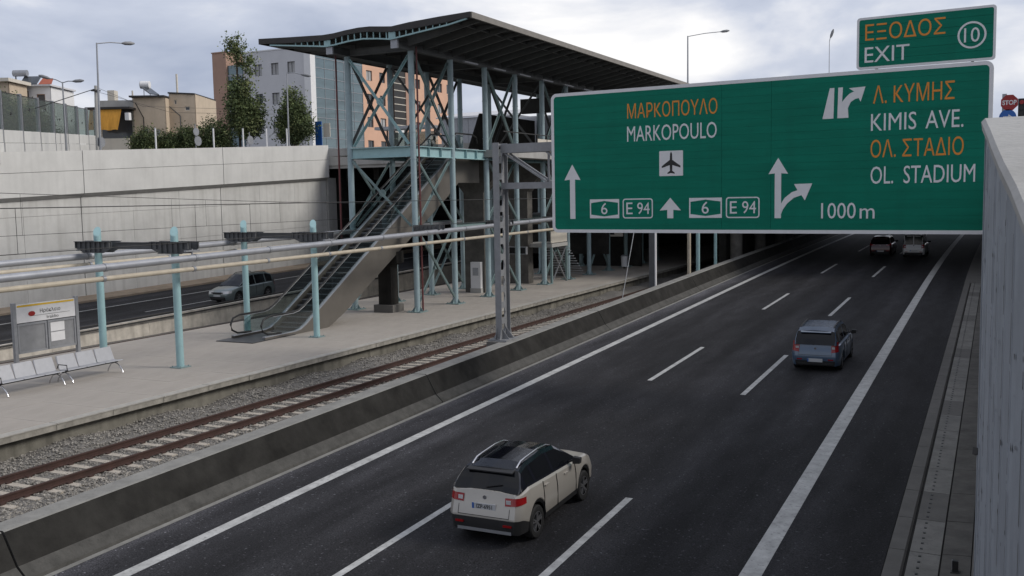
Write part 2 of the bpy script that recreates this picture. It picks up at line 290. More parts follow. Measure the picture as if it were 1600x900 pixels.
# ballast bed under the near track and under the far track
def bed(name, x0, x1, prof, y0, y1, n):
    xs = np.linspace(x0, x1, 30); yy = np.linspace(y0, y1, n); vs = []
    for b in yy:
        for a in xs: vs.append((a, b, prof(a, b) + random.uniform(-.025, .025)))
    return MB().add(vs, [(i * 30 + j, i * 30 + j + 1, (i + 1) * 30 + j + 1, (i + 1) * 30 + j) for i in range(n - 1) for j in range(29)]).build(name, 'ballast')
def bprof(x, y):
    z = .30 + .04 * math.sin(y * .9 + x) * .6
    if -22.6 < x < -20.1: z = .285
    if x < -22.5:
        z += (.20 if y > 14.5 else .20 * max(0, (y - 12.0) / 2.5) - .18 * (1 - max(0, (y - 12.0) / 2.5))) * min(1, (-22.5 - x) / .5) * (.8 + .3 * math.sin(y * 1.7))
    if x > -19: z += .10
    return z
tag(bed('ballast_bed', -24.1, -16.9, bprof, 4, 112, 200), kind='structure')
tag(bed('ballast_bed', -39.8, -34.0, lambda x, y: .28, 4, 112, 60), kind='structure')
def stones(name, lab, n, x0, x1, y0, y1, prof, smin, smax):
    base = np.array([(1, 0, 0), (0, 1, 0), (-1, 0, 0), (0, -1, 0), (0, 0, 1), (0, 0, -1)], float)
    fb = np.array([(0, 1, 4), (1, 2, 4), (2, 3, 4), (3, 0, 4), (1, 0, 5), (2, 1, 5), (3, 2, 5), (0, 3, 5)])
    u = rng.random(n) ** 1.6; X = x0 + (x1 - x0) * rng.random(n); Y = y0 + (y1 - y0) * u
    V = base[None] * (rng.uniform(.6, 1.25, (n, 6, 1))) * rng.uniform(smin, smax, (n, 1, 1)); V[:, :, 2] *= .75
    a = rng.uniform(0, 6.28, n); c, s = np.cos(a), np.sin(a); tl = rng.uniform(-.7, .7, n); ct, st = np.cos(tl), np.sin(tl)
    x, y, z = V[:, :, 0].copy(), V[:, :, 1].copy(), V[:, :, 2].copy()
    x, z = x * ct[:, None] - z * st[:, None], x * st[:, None] + z * ct[:, None]
    V[:, :, 0] = x * c[:, None] - y * s[:, None] + X[:, None]; V[:, :, 1] = x * s[:, None] + y * c[:, None] + Y[:, None]
    V[:, :, 2] = z + np.array([prof(p, q) for p, q in zip(X, Y)])[:, None] + rng.uniform(-.01, .03, (n, 1))
    F = (fb[None] + 6 * np.arange(n)[:, None, None]).reshape(-1, 3)
    me = bpy.data.meshes.new(name); me.from_pydata(V.reshape(-1, 3).tolist(), [], F.tolist()); me.materials.append(M['stone'])
    o = bpy.data.objects.new(name, me); COL.objects.link(o); return tag(o, lab, 'gravel', kind='stuff')
stones('ballast_stones', 'loose grey ballast stones around the rusty near track', 46000, -23.85, -17.15, 11.5, 60, bprof, .022, .055)
# tracks
def track(lab, xc, y0, y1, sl1):
    t = thing('railway_track', lab, 'track', (xc, 20, .3))
    for s in (-1, 1):
        x = xc + s * .72; prof = [(-.07, .0), (.07, .0), (.07, .015), (.012, .035), (.012, .12), (.036, .13), (.036, .17), (-.036, .17), (-.036, .13), (-.012, .12), (-.012, .035), (-.07, .015)]
        MB().prism([(x + a, y0, .335 + b) for a, b in prof], (0, y1 - y0, 0)).build('rail', 'rust', t)
    s0 = None; y = y0
    while y < sl1:
        if s0 is None:
            p = MB(); w = .13
            p.prism([(-1.28, -w, 0), (-1.28, w, 0), (-1.28, w * .8, .20), (-1.28, -w * .8, .20)], (2.56, 0, 0))
            for q in (-.86, -.58, .58, .86): p.box((q - .04, -.07, .2), (q + .04, .07, .235), 1)
            s0 = p.build('sleeper', ['sleeper', 'rust'], t, local=True); s0.location = (0, y - 20, .13 - .3)
        else:
            o = s0.copy(); COL.objects.link(o); o.location = (random.uniform(-.02, .02), y - 20, .13 - .3 + random.uniform(-.01, .006)); o.rotation_euler.z = random.uniform(-.012, .012)
        y += .62
    return t
track('rusty near railway track with pale concrete sleepers between platform and motorway barrier', -21.36, 10, 112, 74)
track('far railway track behind the platform, mostly hidden', -37.2, 10, 112, 40)
# motorway barrier (new jersey profile), cast in lengths
bar = thing('median_barrier', 'dark sooty concrete safety barrier between the motorway and the near track', 'barrier', (-16.6, 30, .6))
jn = [-3, 12.05, 27.45, 43.0, 58.6, 74.2, 89.6, 105, 120, 135]
for k in range(len(jn) - 1):
    y0, y1 = jn[k] + .025, jn[k + 1] - .025; ys = [y0] + [y for y in YS if y0 < y < y1] + [y1]; ws = []
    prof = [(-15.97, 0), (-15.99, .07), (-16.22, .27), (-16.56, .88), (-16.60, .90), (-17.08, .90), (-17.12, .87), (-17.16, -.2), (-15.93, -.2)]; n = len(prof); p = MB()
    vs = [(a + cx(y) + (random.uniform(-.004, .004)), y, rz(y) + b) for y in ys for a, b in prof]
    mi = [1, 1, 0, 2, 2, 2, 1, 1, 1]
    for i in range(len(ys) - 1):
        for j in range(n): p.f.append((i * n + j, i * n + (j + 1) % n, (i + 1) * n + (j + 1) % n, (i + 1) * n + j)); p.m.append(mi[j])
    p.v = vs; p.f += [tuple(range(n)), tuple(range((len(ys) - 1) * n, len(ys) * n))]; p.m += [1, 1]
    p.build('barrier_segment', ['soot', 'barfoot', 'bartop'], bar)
strip(-15.97, -15.82, .006, sub(2, 128)).build('foot_joint', 'bartop', bar)
# low wall and cable ducts between far track and the opposite road
lw = thing('low_wall', 'low stained pale concrete wall between the far track and the opposite road', 'wall', (-39.7, 34, .3))
for k in range(16):
    y0, y1 = 8 + 6 * k + .01, 14 + 6 * k - .01
    MB().prism([(-39.95, y0, -.1), (-39.6, y0, -.1), (-39.7, y0, rz(y0) + .36), (-39.93, y0, rz(y0) + .36)], (0, y1 - y0, (y1 - y0) * G)).build('wall_block', 'lowwall', lw)
for z, r_ in ((.62, .045), (.86, .035)): MB().tube([(-39.52, 8, z), (-39.52, 40, z + .5), (-39.52, 100, z + 1.7)], r_, 8).build('cable_duct', 'dark', lw)
# platform
pl = struct(MB().box((-34.45, 2, .2), (-23.86, 118, 1.094)).build('platform', ['plat']))
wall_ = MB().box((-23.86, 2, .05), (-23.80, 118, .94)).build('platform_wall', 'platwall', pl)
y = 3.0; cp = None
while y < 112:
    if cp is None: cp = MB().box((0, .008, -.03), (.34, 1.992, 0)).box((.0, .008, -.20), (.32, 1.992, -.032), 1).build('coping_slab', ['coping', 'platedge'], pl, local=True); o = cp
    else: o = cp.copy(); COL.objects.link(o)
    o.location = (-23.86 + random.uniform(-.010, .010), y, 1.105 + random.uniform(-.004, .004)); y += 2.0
y = 3.0; sp = None
while y < 90:                                          # platform paving bays
    for x in np.arange(-34.35, -24.0, 1.3):
        if sp is None: sp = MB().box((.006, .006, -.02), (1.294, 1.994, 0)).build('paving_slab', 'plat', pl, local=True); o = sp
        else:
            if y > 56: continue
            o = sp.copy(); COL.objects.link(o)
        o.location = (x, y, 1.1 + random.uniform(-.0015, .0015))
    y += 2.0
MB().box((-34.36, 57, 1.08), (-24.6, 118, 1.0985)).build('paving_floor', 'plat', pl)
# retaining wall on the left: cast panels, a projecting upper band, a parapet
lwt = thing('retaining_wall', 'tall pale concrete retaining wall with projecting band beyond the opposite road', 'wall', (-53.1, 55, .9))
seg = [7.0, 19.9, 32.8, 45.7, 58.6, 71.9]; rows = [(0, 3.35), (3.35, 5.55), (5.55, None)]
def wp(x0, x1, ya, yb, za, zb, name, m):      # za, zb: functions of y
    p = MB(); v = [(x0, ya, za(ya)), (x1, ya, za(ya)), (x1, ya, zb(ya)), (x0, ya, zb(ya)), (x0, yb, za(yb)), (x1, yb, za(yb)), (x1, yb, zb(yb)), (x0, yb, zb(yb))]
    p.add(v, [(3, 2, 1, 0), (4, 5, 6, 7), (0, 1, 5, 4), (1, 2, 6, 5), (2, 3, 7, 6), (3, 0, 4, 7)]); return p.build(name, m, lwt)
for k in range(5):
    ya, yb = seg[k], seg[k + 1]; w = (yb - ya) / 3
    for c in range(3):
        g0 = .035 if c == 0 else .009; g1 = .035 if c == 2 else .009; a, b = ya + w * c + g0, ya + w * (c + 1) - g1; dx = random.uniform(-.004, .004)
        for i, (h0, h1) in enumerate(rows):
            f0 = (lambda y, h=h0: rz(y) + h + .008 - (.3 if h == 0 else 0)); f1 = (lambda y, h=h1: rz(y) + h - .008) if h1 else (lambda y: wled(y) - .27)
            wp(-53.6, -53.1 + dx + random.uniform(-.004, .004), a, b, f0, f1, 'wall_panel', 'wallc')
    a, b = ya + .03, yb - .03; p = MB()
    q = lambda y: [(-53.6, y, wled(y) - .30), (-53.1, y, wled(y) - .26), (-52.72, y, wled(y)), (-52.70, y, wtop(y) - 1.27), (-53.6, y, wtop(y) - 1.27)]
    v = q(a) + q(b); p.add(v, [tuple(range(5))[::-1], tuple(range(5, 10))] + [(j, (j + 1) % 5, 5 + (j + 1) % 5, 5 + j) for j in range(5)], 0); p.build('band_panel', 'wallu', lwt)
    wp(-53.0, -52.71, a, b, lambda y: wtop(y) - 1.245, lambda y: wtop(y), 'parapet_panel', 'wallu')
MB().box((-54.4, 5, -.2), (-53.58, 72, 6.9)).build('wall_core', 'dark', lwt)
MB().prism([(-54.4, 71.9, 0), (-52.9, 71.9, 0), (-52.9, 71.9, 9.0), (-54.4, 71.9, 9.0)], (0, 1.2, 0)).build('wall_end', 'conc', lwt)
# bridge over all carriageways behind the station
br = thing('road_bridge', 'wide concrete road bridge crossing behind the station, dark underneath', 'bridge', (-27, 72, 1.5))
MB().box((-56, 72.0, 9.78), (8, 116, 10.45)).build('deck', 'conc', br); MB().box((-55.9, 72.3, 9.74), (7.9, 115.7, 9.775)).build('deck_soffit', 'soot', br)  # blackish sheet under the deck paints in the shade there
MB().box((-19.3, 76, -.3), (-18.7, 113, 9.735)).build('centre_wall', 'soot', br); MB().box((-39.0, 74, -.3), (-38.5, 113, 9.735)).build('centre_wall', 'soot', br)  # dark walls added to keep the road below the deck dark
for k, x in enumerate(np.arange(-52, 6.5, 2.9)): MB().box((x, 73.4, 7.5 if x > -20 else 8.75), (x + .55, 115.6, 9.735)).build('girder', 'soot', br)  # girders coloured dark and hung lower over the road to cut skylight
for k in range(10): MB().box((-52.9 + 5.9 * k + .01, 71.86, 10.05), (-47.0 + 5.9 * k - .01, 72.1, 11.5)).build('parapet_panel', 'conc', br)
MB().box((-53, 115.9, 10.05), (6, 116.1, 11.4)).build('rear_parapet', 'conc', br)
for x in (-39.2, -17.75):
    for y in (75, 83, 91, 99, 106): MB().tube([(x + cx(y) * (x > -20), y, 0), (x + cx(y) * (x > -20), y, 8.7)], .45, 18).build('pier', 'soot2', br, 40)  # pier colour darkened in place of shade below the deck
MB().box((-38.5, 112.5, -.3), (-19.3, 113, 9.735)).build('rear_wall', 'soot', br)  # dark wall added across the back to black out the lit gap
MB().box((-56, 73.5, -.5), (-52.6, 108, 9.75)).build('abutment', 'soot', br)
MB().prism([(.6, 66, 0), (3, 66, 0), (3, 66, 9.7), (.6, 66, 9.7)], (0, 42, 0)).build('abutment', 'conc', br)
# ================================================================== PLATFORM POSTS AND PIPES
def post_frame(y, lab):
    t = thing('canopy_frame', lab, 'post', (-29, y, 1.1), 'teal post pairs on the platform')
    for x in (-27.08, -31.0):
        p = MB(); p.tube([(x, y, 1.12), (x, y, 5.95)], .14, 16)
        c = [(x + .14 * math.cos(a), y + .14 * math.sin(a), 5.95 + .18 + .18 * math.sin(a - .6)) for a in [2 * math.pi * j / 16 for j in range(16)]]
        b = [(x + .14 * math.cos(a), y + .14 * math.sin(a), 5.95) for a in [2 * math.pi * j / 16 for j in range(16)]]
        p.add(b + c, [(j, (j + 1) % 16, 16 + (j + 1) % 16, 16 + j) for j in range(16)] + [tuple(range(16, 32))])
        po = p.build('post', 'teal', t, 40)
        q = MB().box((x - .27, y - .27, 1.101), (x + .27, y + .27, 1.135))
        for a in (-.2, .2):
            for b_ in (-.2, .2): q.tube([(x + a, y + b_, 1.13), (x + a, y + b_, 1.18)], .025, 6)
        q.build('base_plate', 'teald', po)
        for s in (-1, 1):                               # stiffened bracket boxes either side of the post
            h = MB(); yy = y + s * .20
            h.prism([(x - .95, yy, 5.76), (x + .95, yy, 5.76), (x + .95, yy, 5.50), (x + .55, yy, 5.33), (x - .55, yy, 5.33), (x - .95, yy, 5.50)], (0, .02 * s, 0))
            h.box((x - .95, min(yy, yy + s * .11), 5.745), (x + .95, max(yy, yy + s * .11), 5.765)); h.box((x - .55, min(yy, yy + s * .11), 5.325), (x + .55, max(yy, yy + s * .11), 5.345))
            for k in np.linspace(-.9, .9, 8): h.box((x + k - .012, min(yy, yy + s * .09), 5.36 if abs(k) < .6 else 5.5), (x + k + .012, max(yy, yy + s * .09), 5.74))
            h.build('bracket', 'bracket', t)
    MB().ibeam((-30.05, y, 5.60), (-28.03, y, 5.60), .16, .26, .02).build('crossbeam', 'bracket', t)
    for x in (-26.25, -31.75):
        MB().beam((x, y, 5.5), (x, y, 5.18), .05, .05).box((x - .05, y - .35, 5.4), (x + .05, y + .35, 5.46)).build('pipe_hanger', 'steel', t)
    return t
post_frame(27.35, 'pair of teal posts joined by a dark bracket beam, nearest the bench and notice board')
post_frame(35.6, 'pair of teal posts joined by a dark bracket beam, at the foot of the escalator')
def pipe(name, lab, x, f, r, m, y0, y1):
    ys = [y0] + list(np.arange(y0 + 4, y1, 4.1)) + [y1]; t = thing(name, lab, 'pipe', (x, 27, f(27)), 'service pipes along the platform')
    MB().tube([(x, y, f(y)) for y in ys], r, 14).build('pipe_run', m, t, 40)
    for y in ys[1:-1]: MB().tube([(x, y - .06, f(y)), (x, y + .06, f(y))], r + .018, 14).build('collar', 'steel', t, 40)
pipe('silver_pipe', 'thick silver pipe in front of the posts, above the tan pipe', -26.25, lambda y: 5.07 + .013 * (y - 20), .125, 'silver', 3, 96)
pipe('tan_pipe', 'thin tan pipe in front of the posts, below the silver pipe', -26.35, lambda y: 4.72 + .005 * (y - 20), .085, 'tan', 3, 96)
pipe('silver_pipe', 'thick silver pipe behind the posts, nearer the retaining wall', -31.75, lambda y: 5.07 + .013 * (y - 20), .125, 'silver', 3, 96)
pipe('tan_pipe', 'thin tan pipe behind the posts, nearer the retaining wall', -31.65, lambda y: 4.80 + .005 * (y - 20), .09, 'tan', 3, 96)
# overhead line wires with droppers
def catenary(lab, x, zm, zc, drops):
    t = thing('overhead_line', lab, 'wire', (x, 20, 6)); sag = lambda y: zm(y)
    ys = np.linspace(2, 76, 30)
    MB().tube([(x, y, sag(y)) for y in ys], .013, 5).build('messenger_wire', 'dark', t); MB().tube([(x, y, zc) for y in (2, 40, 76)], .011, 5).build('contact_wire', 'dark', t)
    for y in drops: MB().tube([(x, y, sag(y)), (x, y, zc)], .008, 4).build('dropper', 'dark', t)
catenary('overhead wire with droppers above the near track', -21.3, lambda y: 7.14 - .004 * (y - 16), 6.03, (16.4, 22.4, 24.8, 33, 41, 50))
catenary('overhead wire with droppers above the far track', -37.3, lambda y: 7.7 - .036 * (y - 28) + .0004 * max(0, y - 40) ** 2, 5.9, (29, 37.6, 40, 46, 55))
# ================================================================== STATION
st = thing('station_building', 'open teal steel station with X bracing and a long dark wavy roof over the platform', 'station', (-29.7, 45.2, 1.1))
CY = [45.2 + 4.15 * i for i in range(11)]
for x in (-27.7, -31.7):
    for i, y in enumerate(CY):
        c = MB().tube([(x, y, 1.12), (x, y, 14.80)], .165, 16)
        for z in (5.4, 9.2, 10.6, 12.8): c.tube([(x, y, z), (x, y, z + .035)], .185, 16)
        co_ = c.build('column', 'tealb' if i < 7 else 'teald', st, 40)
        q = MB().box((x - .42, y - .42, 1.101), (x + .42, y + .42, 1.15)); q.prism([(x - .36, y, 1.15), (x + .36, y, 1.15), (x, y, 1.62)], (0, .02, 0)); q.prism([(x, y - .36, 1.15), (x, y + .36, 1.15), (x, y, 1.62)], (.02, 0, 0))
        for a in (-.33, .33):
            for b in (-.33, .33): q.tube([(x + a, y + b, 1.15), (x + a, y + b, 1.21)], .03, 6)
        q.build('base_plate', 'teald', co_)
    for i in range(10):
        a, b = CY[i] + .17, CY[i + 1] - .17; fb_ = MB().ibeam((x, a, 9.61), (x, b, 9.61), .34, .56, .035)
        for k in (1, 2): fb_.box((x - .16, a + (b - a) * k / 3 - .012, 9.36), (x + .16, a + (b - a) * k / 3 + .012, 9.86))
        fb_.build('floor_beam', 'teal', st)
        if i > 0: MB().ibeam((x, a, 5.55), (x, b, 5.55), .22, .24, .02).build('tie_beam', 'teald', st)
    MB().ibeam((x, 43.75, 15.0), (x, 96, 15.0), .30, .42, .04).build('roof_beam', 'rafter', st); MB().box((x - .2, 43.60, 14.74), (x + .2, 43.75, 15.22)).build('beam_end_plate', 'steel', st)
MB().ibeam((-31.53, 45.2, 9.61), (-27.87, 45.2, 9.61), .34, .56, .035).build('floor_beam', 'teal', st)
for i in (2, 4, 6): MB().ibeam((-31.53, CY[i], 9.61), (-27.87, CY[i], 9.61), .34, .56, .035).build('floor_beam', 'teald', st)
for i in range(0, 11, 2): MB().ibeam((-31.5, CY[i], 14.98), (-27.9, CY[i], 14.98), .24, .36, .03).build('roof_beam', 'rafter', st)
def xbrace(a, b, z0, z1, m='teald', w=.12, plate=True):
    a, b = Vector(a), Vector(b); d = (b - a).normalized(); n = d.cross(Vector((0, 0, 1)))
    A0, A1 = a + d * .2, b - d * .2
    for s, (p, q) in enumerate(((A0 + Vector((0, 0, z0)), A1 + Vector((0, 0, z1))), (A0 + Vector((0, 0, z1)), A1 + Vector((0, 0, z0))))):
        o = n * (.055 if s else -.055); mb = MB(); mb.beam(p + o, q + o, .016, w * 1.25, up=n); mb.beam(p + o * 1.9, q + o * 1.9, w, .016, up=n); mb.build('brace', m, st)
    if plate:
        c = (a + b) / 2 + Vector((0, 0, (z0 + z1) / 2)); MB().tube([c - n * .03, c + n * .03], .2, 14).build('gusset', m, st, 40)
xbrace((-31.7, 45.2, 0), (-27.7, 45.2, 0), 10.0, 14.6, 'teal', .17); xbrace((-31.7, 45.2, 0), (-27.7, 45.2, 0), 5.7, 9.2, 'teald', .14)
for x in (-27.7, -31.7):
    for i in (0, 2, 4, 6, 8): xbrace((x, CY[i], 0), (x, CY[i + 1], 0), 10.0, 14.6, 'teald' if x > -30 else 'rafter', .15); xbrace((x, CY[i], 0), (x, CY[i + 1], 0), 5.75, 9.2, 'teald', .13); xbrace((x, CY[i], 0), (x, CY[i + 1], 0), 1.5, 5.35, 'teald', .12)
xbrace((-31.7, CY[4], 0), (-27.7, CY[4], 0), 10.0, 14.6, 'rafter', .15); xbrace((-31.7, CY[1], 0), (-27.7, CY[1], 0), 10.0, 14.6, 'rafter', .14, False)
# roof
TOP = [(-33.55, 15.24), (-31.5, 15.16), (-29.62, 15.10), (-28.98, 15.13), (-28.3, 15.21), (-27.56, 15.27), (-26.91, 15.27), (-26.12, 15.20), (-25.69, 15.165), (-24.71, 15.27), (-23.0, 15.38), (-21.5, 15.45)]
FAS = [(-33.55, 14.99), (-31.17, 14.88), (-29.62, 14.84), (-28.98, 14.89), (-28.3, 15.00), (-27.56, 15.05), (-26.91, 15.04), (-26.12, 14.95), (-25.69, 14.93), (-24.71, 14.96), (-23.0, 15.08), (-21.5, 15.22)]
CHO = [(-32.9, 14.90), (-29.5, 14.57), (-29.0, 14.60), (-28.14, 14.71), (-27.33, 14.75), (-26.5, 14.69), (-25.8, 14.61), (-25.5, 14.64), (-24.38, 14.78), (-22.68, 14.99), (-21.7, 15.18)]
K_ = 43.5 / 40.3; TOP, FAS, CHO = [[(a * K_, 7.25 + (b - 7.25) * K_) for a, b in P] for P in (TOP, FAS, CHO)]
def ip(P, x): return float(np.interp(x, [a for a, b in P], [b for a, b in P]))
RY0, RY1 = 43.5, 97.0; xs = sorted(set([a for a, b in TOP] + list(np.linspace(-36.1, -23.3, 40))))
def rsheet(ft, fb, y0, y1):
    p = MB(); n = len(xs); v = [(x, y, f(x)) for y in (y0, y1) for f in (ft, fb) for x in xs]
    F = lambda b: [(b + i, b + i + 1) for i in range(n - 1)]
    for i in range(n - 1):
        p.f += [(i, i + 1, 2 * n + i + 1, 2 * n + i), (n + i, 3 * n + i, 3 * n + i + 1, n + i + 1), (i, n + i, n + i + 1, i + 1), (2 * n + i, 2 * n + i + 1, 3 * n + i + 1, 3 * n + i)]
    for a in (0, n - 1): p.f.append((a, 2 * n + a, 3 * n + a, n + a))
    p.v = v; p.m = [0] * len(p.f); return p
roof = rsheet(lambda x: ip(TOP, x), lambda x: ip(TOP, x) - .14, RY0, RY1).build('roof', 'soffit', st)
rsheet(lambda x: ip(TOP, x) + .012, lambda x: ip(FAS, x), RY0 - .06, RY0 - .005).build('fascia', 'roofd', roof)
mb = MB(); w = .09
mb.v = [(x, RY0 - .02 + dy, z + dz) for x, z in CHO for dy, dz in ((0, -.04), (w, -.04), (w, .03), (0, .03))]
for i in range(len(CHO) - 1):
    for j in range(4): mb.f.append((4 * i + j, 4 * i + (j + 1) % 4, 4 * i + 4 + (j + 1) % 4, 4 * i + 4 + j)); mb.m.append(0)
mb.build('lower_chord', 'teal', roof)
for x in list(np.arange(-33.8, -31.9, .39)) + list(np.arange(-31.2, -24.2, .39)):
    MB().box((x - .02, RY0, ip(CHO, x) + .02), (x + .02, RY0 + .07, ip(FAS, x) - .003)).build('strut', 'teal', roof)
for x in (-31.75, -27.75): MB().box((x - .2, RY0 + .005, ip(CHO, x) + .03), (x + .2, RY0 + .06, ip(FAS, x) - .003)).build('gusset_plate', 'teal', roof)
MB().box((-23.26, RY0, 15.83), (-23.14, RY1, 16.11)).build('eave_trim', 'eave', roof); MB().box((-36.27, RY0, 15.60), (-36.17, RY1, 15.89)).build('eave_trim', 'roofd', roof)
y = RY0 + 1.2
while y < 95:                                         # tapered cantilever rafters on both sides of the columns
    for x0, x1, z1 in ((-27.54, -23.35, 15.80), (-31.86, -36.0, 15.58)):
        p = MB(); ztop = lambda x: ip(TOP, x) - .16; n = 7; X_ = np.linspace(x0, x1, n); zb = np.linspace(14.95, z1, n)
        for s in (-.05, .05): p.v += [(a, y + s, ztop(a)) for a in X_] + [(a, y + s, min(b, ztop(a) - .03)) for a, b in zip(X_, zb)]
        for i in range(n - 1): p.f += [(i, i + 1, n + i + 1, n + i), (2 * n + i, 3 * n + i, 3 * n + i + 1, 2 * n + i + 1), (n + i, n + i + 1, 3 * n + i + 1, 3 * n + i)]
        p.m = [0] * len(p.f); p.build('rafter', 'rafter', roof)
    y += 1.55
for x in (-24.4, -25.9, -29.7, -33.6): MB().box((x - .05, RY0 + .4, ip(TOP, x) - .30), (x + .05, 95, ip(TOP, x) - .15)).build('purlin', 'rafter', roof)
for i, y in enumerate(np.arange(50, 84, 3.6)): MB().box((-27.25, y, 14.70), (-27.1, y + 1.6, 14.78)).build('light_fitting', 'steel', st)
# upper floor, parapet and hall
MB().box((-33.4, 53.2, 9.50), (-26.4, 72, 9.93)).box((-33.4, 45.6, 9.55), (-31.0, 53.2, 9.93)).build('upper_floor', 'conc', st)
for k, y in enumerate(np.arange(58.2, 71, 1.5)): MB().box((-26.5, y + .02, 9.95), (-26.44, y + 1.48, 10.75)).build('parapet_panel', 'cream', st)
MB().beam((-26.47, 53.4, 11.0), (-26.47, 72, 11.0), .06, .06).build('handrail', 'dark', st)
for k, y in enumerate(np.arange(58.2, 72, 1.5)): MB().box((-26.52, y - .03, 9.94), (-26.42, y + .03, 11.0)).build('rail_post', 'dark', st)
MB().box((-31.3, 66.0, 13.05), (-28.9, 66.35, 14.1)).build('display_board', 'dark', st)
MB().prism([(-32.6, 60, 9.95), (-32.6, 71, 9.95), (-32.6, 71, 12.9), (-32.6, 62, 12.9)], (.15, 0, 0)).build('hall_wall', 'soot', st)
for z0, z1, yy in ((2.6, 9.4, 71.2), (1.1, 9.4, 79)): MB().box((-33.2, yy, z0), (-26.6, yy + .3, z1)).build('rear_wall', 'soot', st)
# concrete frame carrying the landing
for y in (55.5, 62, 68.5):
    MB().prism([(-31.4, y, 9.5), (-28.0, y, 9.5), (-28.0, y, 8.6), (-29.0, y, 7.4), (-29.0, y, 1.1), (-30.4, y, 1.1), (-30.4, y, 7.4), (-31.4, y, 8.6)], (0, .8, 0)).build('concrete_pier', 'soot2', st)  # dark pier colour stands in for shade under the station
for x, y in ((-32.35, 45.05), (-27.42, 45.3), (-31.9, 53.6)):
    MB().tube([(x, y, 4.6 if x < -32 else 1.15), (x, y, 15.0)], .05, 8).build('rain_pipe', 'maroon', st, 40)
for x, y in ((-27.0, 45.2), (-27.0, 53.5), (-27.0, 61.8)):
    h = MB()
    for s in (-1, 1):
        yy = y + s * .2; h.prism([(x - .7, yy, 5.74), (x + .95, yy, 5.74), (x + .95, yy, 5.5), (x + .5, yy, 5.33), (x - .7, yy, 5.33)], (0, .02 * s, 0))
        for k in np.linspace(-.6, .9, 7): h.box((x + k - .012, min(yy, yy + s * .09), 5.5), (x + k + .012, max(yy, yy + s * .09), 5.73))
    h.build('pipe_bracket', 'bracket', st)
# ================================================================== ESCALATOR
es = thing('escalator', 'escalator with glass balustrades rising from the platform to the upper floor', 'escalator', (-29.5, 35, 1.1))
XR, XL = -28.62, -30.42
dk = lambda y: 1.22 if y < 36.0 else (1.22 + (y - 36.0) ** 2 * .36 if y < 36.8 else (1.45 + .577 * (y - 36.8) if y < 51.6 else 9.99))
ys = [33.9, 35, 36, 36.4, 36.8, 37.5] + list(np.arange(38.5, 51.5, 1.3)) + [51.6, 52.4, 54.2]
def side(x, t_, f0, f1, ys=ys):
    p = MB(); n = len(ys); p.v = [(x + a, y, f(y)) for a in (0, t_) for f in (f0, f1) for y in ys]
    for i in range(n - 1): p.f += [(i, i + 1, n + i + 1, n + i), (2 * n + i, 3 * n + i, 3 * n + i + 1, 2 * n + i + 1), (n + i, n + i + 1, 3 * n + i + 1, 3 * n + i), (i, 2 * n + i, 2 * n + i + 1, i + 1)]
    p.f += [(0, n, 3 * n, 2 * n), (n - 1, 3 * n - 1, 4 * n - 1, 2 * n - 1)]; p.m = [0] * len(p.f); return p
bot = lambda y: max(1.103, min(dk(y) - .05, 1.22 + .53 * (y - 39.0))) if y < 51 else 8.0
for nm, x in (('right', XR), ('left', XL)):
    o = 1 if nm == 'right' else -1
    bl = side(x, .05 * o, bot, lambda y: dk(y) - .004).build('side_cladding', 'escl', es)
    side(x - .11 * o, .17 * o, lambda y: dk(y), lambda y: dk(y) + .035).build('deck_trim', 'silver', es)
    yg = [34.6, 35.2] + ys[2:-1]
    gl = side(x - .05 * o, .012, lambda y: dk(y) + .036, lambda y: dk(y) + .86 - (.25 if y < 34.7 else 0), yg).build('glass_panel', 'balustrade_glass', es)
    hr = [(y, dk(y) + .90) for y in ys[1:-1]]
    loop = [(x - .045 * o, 35 + .1, 1.28), (x - .045 * o, 34.2, 1.33), (x - .045 * o, 33.85, 1.5), (x - .045 * o, 33.78, 1.75), (x - .045 * o, 33.95, 2.02), (x - .045 * o, 34.4, 2.12)]
    MB().tube(loop + [(x - .045 * o, y, z) for y, z in hr] + [(x - .045 * o, 53.6, dk(53.6) + .9), (x - .045 * o, 54.1, dk(54) + .75), (x - .045 * o, 54.2, dk(54) + .4)], .045, 8).build('handrail', 'rubber', es, 50)
    MB().tube([(x - .045 * o, y, dk(y) + .845) for y in yg], .022, 6).build('rail_guide', 'silver', es, 50)
i = 0; y = 36.3; z = 1.16
s0 = MB().box((XL + .16, 0, -.24), (XR - .16, .02, 0)).box((XL + .16, 0, -.03), (XR - .16, .41, 0)).add([(XL + .16, -.002, -.03), (XR - .16, -.002, -.03), (XR - .16, -.002, 0), (XL + .16, -.002, 0)], [(0, 1, 2, 3)], 1)
first = None
while z < 9.8:
    if first is None: first = s0.build('step', ['step', 'steel'], es, local=True); o = first
    else: o = first.copy(); COL.objects.link(o)
    o.location = Vector((0, y, z)) - Vector((-29.5, 35, 1.1)); o.location.x = 29.5 * 1.0
    y += .40; z += .231 if i > 1 else .15; i += 1
side(XL + .02, XR - XL - .04, lambda y: max(1.104, bot(y) + .01), lambda y: max(1.106, dk(y) - .42), [36.6] + ys[5:]).build('truss_body', 'dark', es)
MB().box((XL - .12, 33.0, 1.105), (XR + .12, 35.9, 1.135)).build('comb_plate', 'step', es)
MB().box((XL + .1, 52.0, 9.94), (XR - .1, 54.3, 9.985)).build('comb_plate', 'step', es)
pr_ = thing('support_pier', 'dark concrete pier with corbelled head under the escalator', 'pier', (-29.3, 44.9, 1.1))
MB().prism([(-29.75, 44.6, 1.5), (-28.95, 44.6, 1.5), (-28.95, 44.6, 3.6), (-28.55, 44.6, 3.75), (-28.55, 44.6, 4.35), (-30.1, 44.6, 4.35), (-30.1, 44.6, 3.75), (-29.75, 44.6, 3.6)], (0, .7, 0)).build('shaft', 'soot', pr_)
MB().box((-29.95, 44.4, 1.1), (-28.75, 45.5, 1.5)).build('foot', 'barrier', pr_)
